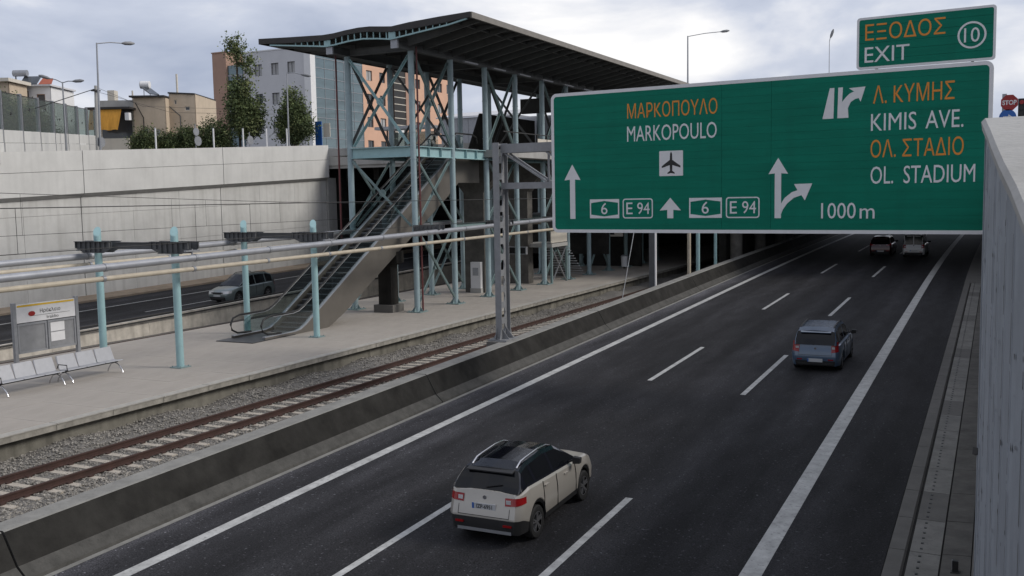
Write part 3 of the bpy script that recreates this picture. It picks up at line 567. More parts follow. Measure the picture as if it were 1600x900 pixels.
# ================================================================== SIGN GANTRY
gt = thing('sign_gantry', 'grey cantilever sign gantry with holed steel mast standing on the median barrier', 'gantry', (-17.2, 34, 1.62))
gx, gy = -17.22, 34.42
for s in (-1, 1): MB().box((gx - .13, gy + s * .37 - .015, 1.75), (gx + .13, gy + s * .37 + .015, 9.22)).build('mast_flange', 'gantry', gt)
wb = MB(); z = 1.75; hs = .62
def ring_web(z0):            # a web bay with a hexagonal opening
    hy, hz, c = .20, .19, z0 + hs / 2
    H = [(-hy, 0), (-hy * .5, -hz), (hy * .5, -hz), (hy, 0), (hy * .5, hz), (-hy * .5, hz)]; O = [(-.353, 0), (-.353, -hs / 2), (.353, -hs / 2), (.353, 0), (.353, hs / 2), (-.353, hs / 2)]
    for x in (gx - .012, gx + .012):
        v = [(x, gy + a, c + b) for a, b in H] + [(x, gy + a, c + b) for a, b in O]; wb.add(v, [(i, (i + 1) % 6, 6 + (i + 1) % 6, 6 + i) for i in range(6)])
    v = [(x, gy + a, c + b) for x in (gx - .012, gx + .012) for a, b in H]; wb.add(v, [(i, (i + 1) % 6, 6 + (i + 1) % 6, 6 + i) for i in range(6)])
while z < 9.0: ring_web(z); z += hs
wb.build('mast_web', 'gantry', gt)
q = MB().box((gx - .4, gy - .55, 1.62), (gx + .4, gy + .55, 1.68))
for a in (-.1, .1):
    for s in (-1, 1): q.prism([(gx + a, gy + s * .39, 1.68), (gx + a, gy + s * .54, 1.68), (gx + a, gy + s * .39, 2.15)], (.02, 0, 0))
for s in (-1, 1): q.prism([(gx + s * .02, gy - .2, 1.68), (gx + s * .36, gy - .2, 1.68), (gx + s * .02, gy - .2, 2.1)], (0, .02, 0)).prism([(gx + s * .02, gy + .2, 1.68), (gx + s * .36, gy + .2, 1.68), (gx + s * .02, gy + .2, 2.1)], (0, .02, 0))
q.build('base_plate', 'gantry', gt)
q = MB(); y0 = 33.7
q.box((-17.6, y0, 1.3), (-16.8, y0 + 1.5, 1.62)); q.build('plinth', 'barrier', gt)
SA, SB = Vector((-14.83, 33.9, 0)), Vector((-.2, 32.6, 0)); SD = (SB - SA).normalized(); SN = Vector((SD.y, -SD.x, 0))   # SN points to the drivers
def SP(u, z, d=0.): return SA + SD * u + SN * d + Vector((0, 0, z))
LEN = (SB - SA).length
for zz, h in ((9.0, .34), (7.58, .24)):
    for d in (.30, .66): MB().beam(SP(-2.35, zz, -d), SP(LEN - .5, zz, -d), .16, h).build('arm_beam', 'gantry', gt)
n = 9
for i in range(n):
    a, b = -2.2 + (LEN + 1.6) * i / n, -2.2 + (LEN + 1.6) * (i + 1) / n
    for d in (.30, .66): MB().beam(SP(a, 8.82, -d), SP(b, 7.71, -d), .07, .07).build('diagonal', 'gantry', gt)
    MB().beam(SP(b, 8.82, -.48), SP(b, 7.71, -.48), .07, .07).build('upright', 'gantry', gt)
# ================================================================== ROAD SIGN
def rrect(u0, z0, u1, z1, r, k=5):
    P = []
    for cu, cz, a0 in ((u1 - r, z0 + r, -90), (u1 - r, z1 - r, 0), (u0 + r, z1 - r, 90), (u0 + r, z0 + r, 180)):
        P += [(cu + r * math.cos(R(a0 + 90 * i / k)), cz + r * math.sin(R(a0 + 90 * i / k))) for i in range(k + 1)]
    return P
def ringm(o, i, d0, d1):
    n = len(o); p = MB(); p.v = [SP(a, b, d) for d in (d0, d1) for L_ in (o, i) for a, b in L_]
    for j in range(n):
        k = (j + 1) % n; p.f += [(2 * n + j, 2 * n + k, 3 * n + k, 3 * n + j), (j, k, 2 * n + k, 2 * n + j), (n + j, 3 * n + j, 3 * n + k, n + k)]
    p.m = [0] * len(p.f); return p
def flat(poly, d, name, m, par, th=.004):
    return MB().prism([SP(a, b, d) for a, b in poly], SN * th).build(name, m, par)
M['greenb'] = mat('sign_green_dark', (.002, .05, .034), .6, spec=.1)
def text(s, u0, z0, u1, z1, m, par, bold=.0, d=.006, name='lettering'):
    c = bpy.data.curves.new('t', 'FONT'); c.body = s; c.size = 1; c.extrude = .002; c.offset = bold; c.resolution_u = 3
    o = bpy.data.objects.new('t', c); COL.objects.link(o); dg = bpy.context.evaluated_depsgraph_get(); me = bpy.data.meshes.new_from_object(o.evaluated_get(dg)); bpy.data.objects.remove(o)
    v = np.array([q.co for q in me.vertices]); lo, hi = v.min(0), v.max(0); off = ROOT[par]
    for q in me.vertices:
        a = u0 + (q.co.x - lo[0]) / (hi[0] - lo[0]) * (u1 - u0); b = z0 + (q.co.y - lo[1]) / (hi[1] - lo[1]) * (z1 - z0); w = SP(a, b, d + q.co.z); q.co = w - off
    me.materials.clear(); me.materials.append(M[m]); me.name = name; o = bpy.data.objects.new(name, me); COL.objects.link(o); o.parent = par; ROOT[o] = off; return o
rs = thing('road_sign', 'huge green overhead motorway sign with orange and white lettering and arrows', 'sign', SA + Vector((7.3, -.65, 5.82)))
np_ = 20; us = [.06, 6.49, 8.16, LEN - .06]; z0, z1 = 5.88, 10.82
for i in range(np_):
    a, b = z0 + (z1 - z0) * i / np_ + .0016, z0 + (z1 - z0) * (i + 1) / np_ - .0016
    for j in range(3): flat([(us[j] + .004, a), (us[j + 1] - .004, a), (us[j + 1] - .004, b), (us[j] + .004, b)], -.05 + random.uniform(-.0012, .0012), 'plank', 'green', rs, .05)
flat([(.07, 5.89), (LEN - .07, 5.89), (LEN - .07, 10.81), (.07, 10.81)], -.058, 'backing_sheet', 'greenb', rs, .006)
ringm(rrect(0, 5.82, LEN, 10.88, .22), rrect(.115, 5.935, LEN - .115, 10.765, .12), -.055, .006).build('border', 'white', rs)
for z in (6.3, 7.4, 8.5, 9.6, 10.5): MB().beam(SP(.2, z, -.09), SP(LEN - .2, z, -.09), .07, .06).build('rear_rail', 'gantry', rs)
text('ΜΑΡKΟΠΟΥΛΟ', 3.05, 9.82, 6.34, 10.35, 'orange', rs); text('MARKOPOULO', 3.04, 9.02, 6.32, 9.56, 'white', rs)
text('1000', 9.79, 6.30, 10.86, 6.80, 'white', rs); text('m', 10.98, 6.30, 11.43, 6.62, 'white', rs)
text('Λ. KΥΜΗΣ', 11.33, 9.83, 13.65, 10.38, 'orange', rs); text('KIMIS', 11.28, 9.0, 12.60, 9.53, 'white', rs); text('AVE.', 12.86, 9.0, 13.91, 9.53, 'white', rs)
text('ΟΛ. ΣΤΑΔΙΟ', 11.28, 8.18, 13.93, 8.73, 'orange', rs); text('OL.', 11.29, 7.37, 11.96, 7.91, 'white', rs); text('STADIUM', 12.26, 7.37, 14.26, 7.91, 'white', rs)
for u in (1.55, 5.34):                              # motorway number shields
    a, b, c, d = u, u + 1.16, 6.34, 7.02
    o = [(a, c), (b, c), (b, (c + d) / 2), (b, d), (a, d), (a, (c + d) / 2)]; i_ = [(a + .04, c + .12), (b - .04, c + .12), (b - .04, (c + d) / 2), (b - .04, d - .12), (a + .04, d - .12), (a + .04, (c + d) / 2)]
    i_ = [(a + .045, c + .13), ((a + b) / 2, c + .06), (b - .045, c + .13), (b - .045, d - .13), ((a + b) / 2, d - .06), (a + .045, d - .13)]; o = [(a, c), ((a + b) / 2, c), (b, c), (b, d), ((a + b) / 2, d), (a, d)]
    ringm(o, i_, 0, .006).build('shield', 'white', rs); text('6', u + .45, 6.48, u + .70, 6.89, 'white', rs)
    a = u + 1.30; ringm(rrect(a, 6.33, a + 1.15, 7.03, .10), rrect(a + .04, 6.37, a + 1.11, 6.99, .07), 0, .006).build('route_box', 'white', rs)
    text('E', a + .14, 6.48, a + .38, 6.89, 'white', rs); text('94', a + .56, 6.48, a + 1.03, 6.89, 'white', rs)
def arrow(u, w, hw, z0, zh, z1): return flat([(u - w, z0), (u + w, z0), (u + w, zh), (u + hw, zh - .02), (u, z1), (u - hw, zh - .02), (u - w, zh)], .001, 'arrow', 'white', rs)
arrow(.85, .105, .33, 6.32, 7.75, 8.30); arrow(4.65, .11, .39, 6.33, 6.62, 7.04)
flat(rrect(4.25, 7.79, 5.12, 8.65, .02, 1), .001, 'aircraft_tile', 'white', rs)
ac = [(0, .40), (.035, .33), (.045, .12), (.34, -.09), (.34, -.15), (.05, -.06), (.04, -.25), (.13, -.32), (.13, -.36), (0, -.33)]
flat([(4.685 + a, 8.22 + b) for a, b in ac] + [(4.685 - a, 8.22 + b) for a, b in ac[-2:0:-1]], .006, 'aircraft_symbol', 'black', rs)
flat([(8.29, 6.32), (8.50, 6.32), (8.50, 7.78), (8.72, 7.76), (8.40, 8.28), (8.08, 7.76), (8.29, 7.78)], .001, 'arrow', 'white', rs)
flat([(8.503, 6.45), (8.503, 6.80), (8.62, 6.98), (8.85, 7.16), (9.03, 7.22), (8.92, 7.42), (9.50, 7.43), (9.27, 6.89), (9.16, 7.06), (8.92, 6.98), (8.70, 6.80), (8.56, 6.60)], .001, 'arrow_branch', 'white', rs)
flat([(9.80, 9.45), (10.14, 9.45), (10.16, 10.40), (10.02, 10.40)], .001, 'ramp_symbol', 'white', rs)
flat([(10.26, 9.45), (10.60, 9.45), (10.58, 9.75), (10.66, 9.93), (10.80, 10.02), (10.90, 10.04), (10.96, 9.92), (11.10, 10.38), (10.60, 10.36), (10.76, 10.25), (10.62, 10.19), (10.50, 10.07), (10.40, 9.95), (10.42, 10.40), (10.28, 10.40)], .001, 'ramp_symbol', 'white', rs)
ex = thing('exit_sign', 'small green exit 10 sign mounted on top of the big green sign', 'sign', SA + Vector((12.8, -1.1, 10.9)))
for i in range(6):
    a, b = 10.94 + 1.5 * i / 6 + .003, 10.94 + 1.5 * (i + 1) / 6 - .003; flat([(10.86, a), (14.68, a), (14.68, b), (10.86, b)], -.05, 'plank', 'green', ex, .05)
flat([(10.87, 10.95), (14.67, 10.95), (14.67, 12.42), (10.87, 12.42)], -.058, 'backing_sheet', 'greenb', ex, .006)
ringm(rrect(10.82, 10.90, 14.72, 12.47, .10), rrect(10.89, 10.97, 14.65, 12.40, .06), -.055, .006).build('border', 'white', ex)
text('ΕΞΟΔΟΣ', 11.07, 11.76, 13.36, 12.26, 'orange', ex); text('EXIT', 11.06, 11.10, 12.36, 11.56, 'white', ex)
cu, cz = 14.08, 11.66; cir = lambda r_: [(cu + r_ * math.cos(R(a)), cz + r_ * math.sin(R(a))) for a in range(0, 360, 10)]
ringm(cir(.39), cir(.335), 0, .006).build('number_ring', 'white', ex); text('10', cu - .21, cz - .21, cu + .21, cz + .21, 'white', ex)
for u in (11.4, 14.1): MB().beam(SP(u, 10.3, -.12), SP(u, 12.3, -.12), .08, .08).build('rear_post', 'gantry', ex)
# ================================================================== VEHICLES
def make_car(name, lab, loc, rot, S):
    """local frame: +Y forward, origin on the ground under the middle of the car"""
    t = thing(name, lab, S.get('cat', 'car'), loc); ROOT[t] = Vector((0, 0, 0)); t.rotation_euler = rot
    Ln, Wd = S['L'], S['W']; hw = Wd / 2; y0, y1 = -Ln / 2, Ln / 2; ra, fa = S['ra'], S['fa']; wr = S['wr']
    belt = lambda y: float(np.interp(y, *zip(*S['belt']))); rf = lambda y: float(np.interp(y, *zip(*S['roof'])))
    def wid(y):
        d0, d1 = y - y0, y1 - y
        k = float(np.interp(d0, [0, .04, .10, .22, .45], [.81, .885, .935, .975, 1])) * float(np.interp(d1, [0, .05, .14, .32, .65, 1.0], [.70, .80, .885, .95, .985, 1])); return hw * k
    def lean(y, z):           # the tail leans forward with height, the nose is rounded
        a = max(0, 1 - (y - y0) / .55); b = max(0, 1 - (y1 - y) / .6); o = 0
        o += a * (float(np.interp(z, [.2, .42, .58, .75, 1.2], [.07, .0, .0, .06, .17]))); o -= b * float(np.interp(z, [.2, .45, .6, .8, 1.1], [.10, .0, .02, .10, .30])); return o
    def zb(y):
        z = S['sill']
        for a in (ra, fa):
            d = abs(y - a); Ra = wr + .065
            if d < Ra: z = max(z, wr + math.sqrt(Ra * Ra - d * d))
        return z
    ys = sorted(set(np.round(np.concatenate([np.linspace(y0, y0 + .5, 9), np.linspace(y0 + .5, y1 - .7, 34), np.linspace(y1 - .7, y1, 10)] + [np.linspace(a - wr - .065, a + wr + .065, 21) for a in (ra, fa)]), 4)))
    body = MB(); rings = []
    for y in ys:
        w = wid(y); b = zb(y); bt = belt(y); b1 = max((.56 if y < y0 + .16 else .56 - (y - y0 - .16) * .4) if S.get('clad') and y < y0 + .5 else .40, b + (.07 if S.get('clad') else .02)); b2 = max(.60, b1 + .02); b2 = min(b2, bt - .10); b1 = min(b1, b2 - .01)
        half = [(w * .95, b), (w * .985, b1), (w, b2), (w * .985, (b2 + bt) / 2), (w * .955, bt - .035), (w * .90, bt), (w * .45, bt + .03), (0, bt + .035)]
        ring = half + [(-a, z) for a, z in half[-2::-1]]; rings.append([(x, y + lean(y, z), z) for x, z in ring])
    n = len(rings[0]); body.v = [p for r_ in rings for p in r_]
    for i in range(len(ys) - 1):
        for j in range(n - 1):
            zc = sum(rings[i][j][2] + rings[i + 1][j + 1][2] for _ in (0,)) / 2; arch = min(abs((ys[i] + ys[i + 1]) / 2 - a) for a in (ra, fa)) < wr + .1
            body.f.append((i * n + j, (i + 1) * n + j, (i + 1) * n + j + 1, i * n + j + 1)); body.m.append(1 if (j in (0, n - 2) and (S.get('clad') or False)) or (S.get('clad') and arch and j in (0, n - 2)) else 0)
    for k in (0, len(ys) - 1):
        for j in range(n // 2):
            q = (k * n + j, k * n + j + 1, k * n + n - 2 - j, k * n + n - 1 - j); body.f.append(q if k else q[::-1]); body.m.append(1 if j == 0 or (S.get('clad') and j == 0) else 0)
    bo = body.build('body', [S['paint'], M['clad']], t, 32, local=True)
    MB().box((-hw * .80, y0 + .22, .20), (hw * .80, y1 - .3, .62)).build('underbody', 'black', t, local=True)
    # greenhouse
    R0 = [p[0] for p in S['roof']]; zm = max(p[1] for p in S['roof']); cab = MB(); glass = {}
    gy = sorted(set(np.round(np.concatenate([np.linspace(R0[0], R0[-1], 40), R0, S['pillars']] + [[p - .045, p + .045] for p in S['pillars']]), 4))); gy = [y for y in gy if R0[0] <= y <= R0[-1]]
    def sec(y):
        bt = belt(y) - .01; z = max(rf(y), bt + .004); w0 = min(wid(y) * .90, hw * .90); w1 = hw * S['rw']
        f = lambda q: w0 + (w1 - w0) * ((q - bt) / max(.05, zm - bt)) ** 1.25
        z2 = bt + (z - bt) * .86; return [(w0, bt), (f(bt + .05 if z - bt > .1 else bt), min(bt + .05, z)), (f(z2), z2), (f(z) - .02, z), (f(z) * .5, z + .022 * min(1, (z - bt) * 4)), (0, z + .03 * min(1, (z - bt) * 4))]
    secs = [sec(y) for y in gy]; m_ = 6
    def put(mb, i, j, sgn):
        a, b, c, d = secs[i][j], secs[i + 1][j], secs[i + 1][j + 1], secs[i][j + 1]
        q = [(sgn * a[0], gy[i], a[1]), (sgn * b[0], gy[i + 1], b[1]), (sgn * c[0], gy[i + 1], c[1]), (sgn * d[0], gy[i], d[1])]
        mb.add(q, [(0, 1, 2, 3) if sgn > 0 else (3, 2, 1, 0)])
    gl = {k_: MB() for k_ in ('windscreen', 'rear_window', 'sr', 'sl')}; roofm = MB(); pil = MB()
    for i in range(len(gy) - 1):
        yc = (gy[i] + gy[i + 1]) / 2; sl = (rf(gy[i + 1]) - rf(gy[i])) / (gy[i + 1] - gy[i]); isp = any(abs(yc - p) < .046 for p in S['pillars'])
        for sgn in (1, -1):
            for j in range(5):
                if j in (3, 4): put(gl['rear_window'] if sl > .45 else gl['windscreen'] if sl < -.30 else roofm, i, j, sgn)
                elif j == 2: put(pil, i, j, sgn)
                elif j == 0: put(pil, i, j, sgn)
                else: put(pil if isp or abs(sl) > S.get('pslope', .9) else gl['sr' if sgn > 0 else 'sl'], i, j, sgn)
    pils = {1: MB(), -1: MB()}
    for q_ in range(len(pil.f)):
        vs_ = [pil.v[k_] for k_ in pil.f[q_]]; pils[1 if sum(a_[0] for a_ in vs_) > 0 else -1].add(vs_, [(0, 1, 2, 3)])
    for q_ in pils.values(): q_.build('pillars', S.get('pillar', S['paint']), t, local=True); ro_ = roofm.build('roof_panel', S['roofm'], t, 40, local=True)
    for k_, nm in (('windscreen', 'windscreen'), ('rear_window', 'rear_window'), ('sr', 'side_window'), ('sl', 'side_window')):
        if gl[k_].f: gl[k_].build(nm, 'carglass', t, 50, local=True)
    # wheels
    w0 = None
    for a in (ra, fa):
        for s in (-1, 1):
            if w0 is None:
                hub = MB().tube([(-.05, 0, 0), (.06, 0, 0)], wr * .62, 20); w0 = hub.build('wheel', 'black', t, local=True)
                pr = [(.62, -.095), (.70, -.105), (.93, -.10), (1.0, -.075), (1.0, .075), (.93, .10), (.70, .105), (.62, .095)]; ty = MB(); N = 28
                for q in range(N):
                    for r_, x in pr: ty.v.append((x, wr * r_ * math.cos(6.2832 * q / N), wr * r_ * math.sin(6.2832 * q / N)))
                for q in range(N):
                    for j in range(7): ty.f.append((q * 8 + j, q * 8 + j + 1, ((q + 1) % N) * 8 + j + 1, ((q + 1) % N) * 8 + j)); ty.m.append(0)
                tyo = ty.build('tyre', 'tyre', w0, 40, local=True); rm = MB()
                rm.tube([(-.0, 0, 0), (.09, 0, 0)], wr * .13, 10)
                for q in range(5):
                    an = 6.2832 * q / 5 + .3
                    for da in (-.16, .16): rm.beam((.075, 0, 0), (.085, wr * .63 * math.cos(an + da), wr * .63 * math.sin(an + da)), wr * .10, .03, up=(1, 0, 0))
                for q in range(24):
                    a0, a1 = 6.2832 * q / 24, 6.2832 * (q + 1) / 24; rm.add([(.095, wr * k_ * math.cos(b_), wr * k_ * math.sin(b_)) for k_ in (.585, .645) for b_ in (a0, a1)], [(0, 1, 3, 2)])
                rm.build('rim', 'rim', w0, local=True); o = w0
            else: o = tree_copy(w0, t)
            o.location = (s * (hw - .125), a, wr); o.rotation_euler.z = 0 if s > 0 else math.pi
    # lamps wrapped on the corners, following the body skin
    def wrap(name, m, front, za, zb_, inner, reach, off=.012):
        for s in (-1, 1):
            p = MB(); e = y1 if front else y0; k = -1 if front else 1; col = []
            for fx in (inner, (inner + 1) / 2, 1.0): col.append((wid(e) * fx, e, -k * off, 0))
            for d in (.03, .08, .15, .25, .36, .5):
                if d <= reach: y = e + k * d; col.append((wid(y) + off, y, 0, 0))
            hts = [za + (zb_ - za) * q / 3 for q in range(4)]; nn = len(col)
            for qi, z in enumerate(hts):
                for ci, (x, y, dy, _) in enumerate(col):
                    zz = z + (.05 * (ci / nn) if qi == 0 else (.02 * (ci / nn) if qi == 3 else 0)); sc_ = float(np.interp(z, [.5, .62, 1.0], [.995, 1.0, .965])); p.v.append((s * x * sc_, y + dy + lean(y, zz), zz))
            for qi in range(3):
                for ci in range(nn - 1): p.f.append((qi * nn + ci, qi * nn + ci + 1, (qi + 1) * nn + ci + 1, (qi + 1) * nn + ci)); p.m.append(0)
            lo = p.build(name, m, t, 40, local=True)
            if name == 'tail_light':
                x = wid(e) * (inner + .09); zc = za + (zb_ - za) * .42; MB().box((s * x - .05, e + lean(e, zc) - off - .006, zc - .05), (s * x + .05, e + lean(e, zc) - off + .02, zc + .05)).build('reverse_lamp', 'lampw', lo, local=True)
    wrap('tail_light', 'lamp', False, *S['tail']); 
    if 'head' in S: wrap('headlight', 'lampw', True, *S['head'])
    yr = y0 - .014; zp = S['plate']
    pt = MB().box((-.26, yr + lean(y0, zp) - .008, zp - .06), (.26, yr + lean(y0, zp) + .02, zp + .06)).build('number_plate', 'lampw', t, local=True); MB().box((-.26, yr + lean(y0, zp) - .010, zp - .058), (-.215, yr + lean(y0, zp) - .0082, zp + .058)).build('plate_band', 'blue', pt, local=True)
    if S.get('ptext'):
        c = bpy.data.curves.new('t', 'FONT'); c.body = S['ptext']; c.size = .1; c.align_x = 'CENTER'; c.offset = .002; oo = bpy.data.objects.new('t', c); COL.objects.link(oo)
        me = bpy.data.meshes.new_from_object(oo.evaluated_get(bpy.context.evaluated_depsgraph_get())); bpy.data.objects.remove(oo); me.materials.clear(); me.materials.append(M['black'])
        for v in me.vertices: v.co = (v.co.x * 1.0 + .02, yr + lean(y0, zp) - .0105, v.co.y * 1.1 + zp - .04)
        oo = bpy.data.objects.new('plate_lettering', me); COL.objects.link(oo); oo.parent = pt
    for s in (-1, 1):
        ym = S['mirror']; zb2 = belt(ym) + .06; p = MB(); p.v = []; x0 = s * hw * .90
        p.beam((x0, ym, zb2 - .02), (x0 + s * .12, ym - .01, zb2 + .02), .05, .04); p.prism([(x0 + s * .10, ym - .06, zb2 - .05), (x0 + s * .27, ym - .07, zb2 - .03), (x0 + s * .28, ym - .07, zb2 + .09), (x0 + s * .11, ym - .06, zb2 + .10)], (0, .11, 0)); p.build('mirror', S.get('mirm', 'clad'), t, local=True)
        for yh in S.get('handles', ()): w = wid(yh); MB().box((s * (w * .975) - .02, yh - .09, belt(yh) - .13), (s * (w * .975) + .03, yh + .09, belt(yh) - .105)).build('door_handle', S.get('hm', S['paint']), t, local=True)
        for yh in S.get('seams', ()):
            p = MB(); w = wid(yh)
            for a, b, fx, fz in ((belt(yh) - .02, .62, .985, 1.0),): p.beam((s * (w * .962), yh, a), (s * (w + .001), yh, (a + b) / 2 - .05), .012, .012); p.beam((s * (w + .001), yh, (a + b) / 2 - .05), (s * (w - .002), yh, .36), .012, .012)
            p.build('door_seam', 'black', t, local=True)
        if S.get('rails'):
            ya, yb = S['rails']; pts = [(s * hw * (S['rw'] - .04), y, rf(y) + (.0 if y in (ya, yb) else .05)) for y in np.linspace(ya, yb, 9)]; MB().tube(pts, .02, 8).build('roof_rail', S.get('railm', 'chrome'), t, 50, local=True)
    # tailgate handle strip, badge, wiper, rear bumper trim
    zb3 = S.get('badge', .93); yb = y0 + lean(y0, zb3) - .012
    MB().tube([(0, yb, zb3), (0, yb + .02, zb3)], .042, 12).build('badge', 'chrome', t, 40, local=True)
    yw = R0[0] + .05; MB().beam((0, yw - .02, belt(yw) + .05), (.34, yw + .02, belt(yw) + .12), .018, .014).build('wiper', 'black', t, local=True)
    MB().box((-hw * .70, y0 - .012 + lean(y0, .30), .27), (hw * .70, y0 + .1, .33)).build('bumper_trim', S.get('trimm', 'clad'), t, local=True)
    for s in (-1, 1): MB().box((s * hw * .62 - .09, y0 - .014 + lean(y0, .45), .43), (s * hw * .62 + .09, y0 + .05, .47)).build('reflector', 'lamp', t, local=True)
    for xa, za, xb, zb_ in ((-.66, .60, -.66, .78), (.66, .60, .66, .78), (-.66, .60, .66, .60)):
        MB().beam((xa * hw, y0 + lean(y0, za) - .001, za), (xb * hw, y0 + lean(y0, zb_) - .001, zb_), .010, .010).build('tailgate_seam', 'black', t, local=True)
    zs = S['roof'][1][1] - .012; MB().prism([(-hw * .60, R0[1] - .13, zs - .025), (hw * .60, R0[1] - .13, zs - .025), (hw * .60, R0[1] + .12, zs + .02), (-hw * .60, R0[1] + .12, zs + .02)], (0, 0, .022)).build('spoiler', S['paint'] if not S.get('clad') else M['clad'], t, local=True)
    if 'head' in S:
        MB().box((-hw * .5, y1 - .10, .58), (hw * .5, y1 + .012 - .03, .70)).box((-hw * .62, y1 - .1, .30), (hw * .62, y1 + .008, .42)).build('grille', 'clad', t, local=True)
        MB().box((-.26, y1 - .02, .44), (.26, y1 + .016, .55)).build('number_plate', 'lampw', t, local=True)
    return t
pw = carpaint('paint_pearl', (.40, .375, .335)); pb = carpaint('paint_slate_blue', (.065, .105, .165)); ps = carpaint('paint_silver_blue', (.165, .20, .205), .3, .5); pv = carpaint('paint_white', (.55, .55, .55), .4, 0); prd = carpaint('paint_dark_red', (.035, .005, .006)); prf = carpaint('roof_black', (.004, .005, .010), .12, 0)
TILT = math.atan(G)
SUV = dict(trimm='gantry', L=4.10, W=1.70, ra=-1.27, fa=1.23, wr=.335, sill=.27, clad=True, paint=pw, roofm=prf, pillar=prf, rw=.62,
  belt=[(-2.05, 1.05), (-1.6, 1.13), (-.6, 1.08), (.55, 1.03), (.95, 1.05), (1.5, 1.0), (1.85, .91), (2.05, .77)],
  roof=[(-1.90, 1.07), (-1.60, 1.44), (-1.25, 1.51), (-.45, 1.55), (.15, 1.51), (.95, 1.05)], pillars=[-.30, -1.18], tail=(.83, .985, .68, .30), plate=.78, ptext='IZP-6951', mirror=.55, handles=(-.80, .20), seams=(-.95, -.28, .72), rails=(-1.5, .12), badge=.95)
make_car('suv_car', 'pale pearl SUV with black roof and silver roof rails, nearest on the motorway', (-8.97, 18.93, rz(18.93)), (TILT, 0, 0), SUV)
BLU = dict(L=4.08, W=1.73, ra=-1.24, fa=1.30, wr=.31, sill=.22, paint=pb, roofm=carpaint('paint_blue_roof', (.20, .25, .33), .22, .4), rw=.70,
  belt=[(-2.04, .96), (-1.5, .98), (0, .96), (.9, .98), (1.5, .90), (1.85, .80), (2.04, .66)], roof=[(-2.0, .97), (-1.78, 1.42), (-1.5, 1.52), (-.2, 1.56), (.35, 1.50), (1.25, .98)],
  pillars=[-.35, -1.35, .72], tail=(.70, 1.06, .80, .12), plate=.42, mirror=.80, handles=(-.75, .25), hm='chrome', seams=(-.9, -.3, .8), rails=(-1.5, .15), railm='dark', badge=.83)
make_car('hatchback_car', 'slate blue hatchback in the right lane below the big sign', (-5.72, 38.2, rz(38.2)), (TILT, 0, 0), BLU)
MPV = dict(L=4.55, W=1.76, ra=-1.42, fa=1.28, wr=.315, sill=.21, paint=ps, roofm=ps, rw=.68, belt=[(-2.27, .95), (-1.5, .97), (.3, .93), (.9, .98), (1.5, .90), (1.95, .80), (2.27, .62)],
  roof=[(-2.22, .96), (-1.95, 1.46), (-1.5, 1.60), (-.2, 1.63), (.15, 1.57), (1.15, .99)], pillars=[-.35, -1.30, .70], tail=(.72, 1.1, .76, .2), head=(.60, .78, .52, .36), plate=.75, mirror=.62, mirm=ps, handles=(-.85, .1), seams=(-1.0, -.3, .65), rails=(-1.6, .1), railm='clad')
make_car('minivan_car', 'silver blue minivan with roof bars coming along the opposite road', (-42.35, 48.3, rz(48.3)), (-TILT, 0, math.pi), MPV)
VAN = dict(L=4.1, W=1.70, ra=-1.3, fa=1.25, wr=.30, sill=.24, paint=pv, roofm=pv, rw=.80, belt=[(-2.05, 1.02), (.6, 1.0), (1.2, .98), (1.8, .82), (2.05, .62)],
  roof=[(-2.04, 1.03), (-1.99, 1.70), (-1.8, 1.78), (.0, 1.80), (.4, 1.70), (1.15, 1.0)], pillars=[-1.6, -1.2, -.8, -.4, .1], tail=(.72, 1.0, .84, .08), plate=.55, mirror=.7, cat='van')
v = make_car('delivery_van', 'small white van far ahead in the right lane', (-5.80, 85.6, rz(85.6)), (TILT, 0, -.02), VAN)
MB().box((-.03, -2.06, 1.0), (.03, -1.97, 1.70)).build('door_frame', pv, v, local=True)
RED = dict(BLU); RED.update(paint=prd, roofm=prd, ptext=None, tail=(.85, 1.05, .60, .2), rails=None)
make_car('hatchback_car', 'dark red car far ahead in the middle lane', (-8.33, 86.4, rz(86.4)), (TILT, 0, -.02), RED)
# ================================================================== PLATFORM FURNITURE
def bench(y0, lab):
    t = thing('bench', lab, 'bench', (-28.6, y0 + 1.1, 1.1), 'metal benches on the platform'); n = 3; w = .80
    x = -28.75
    for k in range(n):
        a, b = y0 + k * w + .02, y0 + (k + 1) * w - .02
        pr = [(.42, .45), (.40, .475), (.05, .44), (-.02, .46), (-.17, .92), (-.185, .92), (-.045, .44), (.04, .415), (.40, .45)]
        c = MB(); ysn = [a, a + .03, b - .03, b]; m = len(pr)
        for i_, yy in enumerate(ysn): c.v += [(x + q[0] - (.02 if i_ in (0, 3) and q[1] > .9 else 0), yy, 1.1 + q[1] - (.03 if i_ in (0, 3) and q[1] > .9 else 0)) for q in pr]
        for i_ in range(3):
            for j in range(m): c.f.append((i_ * m + j, i_ * m + (j + 1) % m, (i_ + 1) * m + (j + 1) % m, (i_ + 1) * m + j)); c.m.append(0)
        c.f += [tuple(range(m)), tuple(range(3 * m, 4 * m))]; c.m += [0, 0]; c.build('seat', 'seat', t)
    MB().beam((x + .12, y0, 1.1 + .39), (x + .12, y0 + n * w, 1.1 + .39), .06, .06).build('seat_beam', 'dark', t)
    for yy in (y0 + .12, y0 + n * w - .12):
        MB().tube([(x + .50, yy, 1.115), (x + .44, yy, 1.25), (x + .25, yy, 1.42), (x + .1, yy, 1.46), (x - .08, yy, 1.40), (x - .22, yy, 1.22), (x - .26, yy, 1.115)], .024, 8).build('leg', 'chrome', t, 50)
    MB().tube([(x + .42, y0 - .03, 1.56), (x + .40, y0 - .03, 1.74), (x + .0, y0 - .03, 1.74), (x - .08, y0 - .03, 1.6)], .018, 6).build('armrest', 'dark', t)
bench(20.95, 'grey metal three seat bench at the left edge of the platform'); bench(23.45, 'grey metal three seat bench nearest the first teal post')
nb = thing('notice_board', 'grey station notice board with yellow striped name panel behind the benches', 'notice board', (-34, 27.3, 1.1))
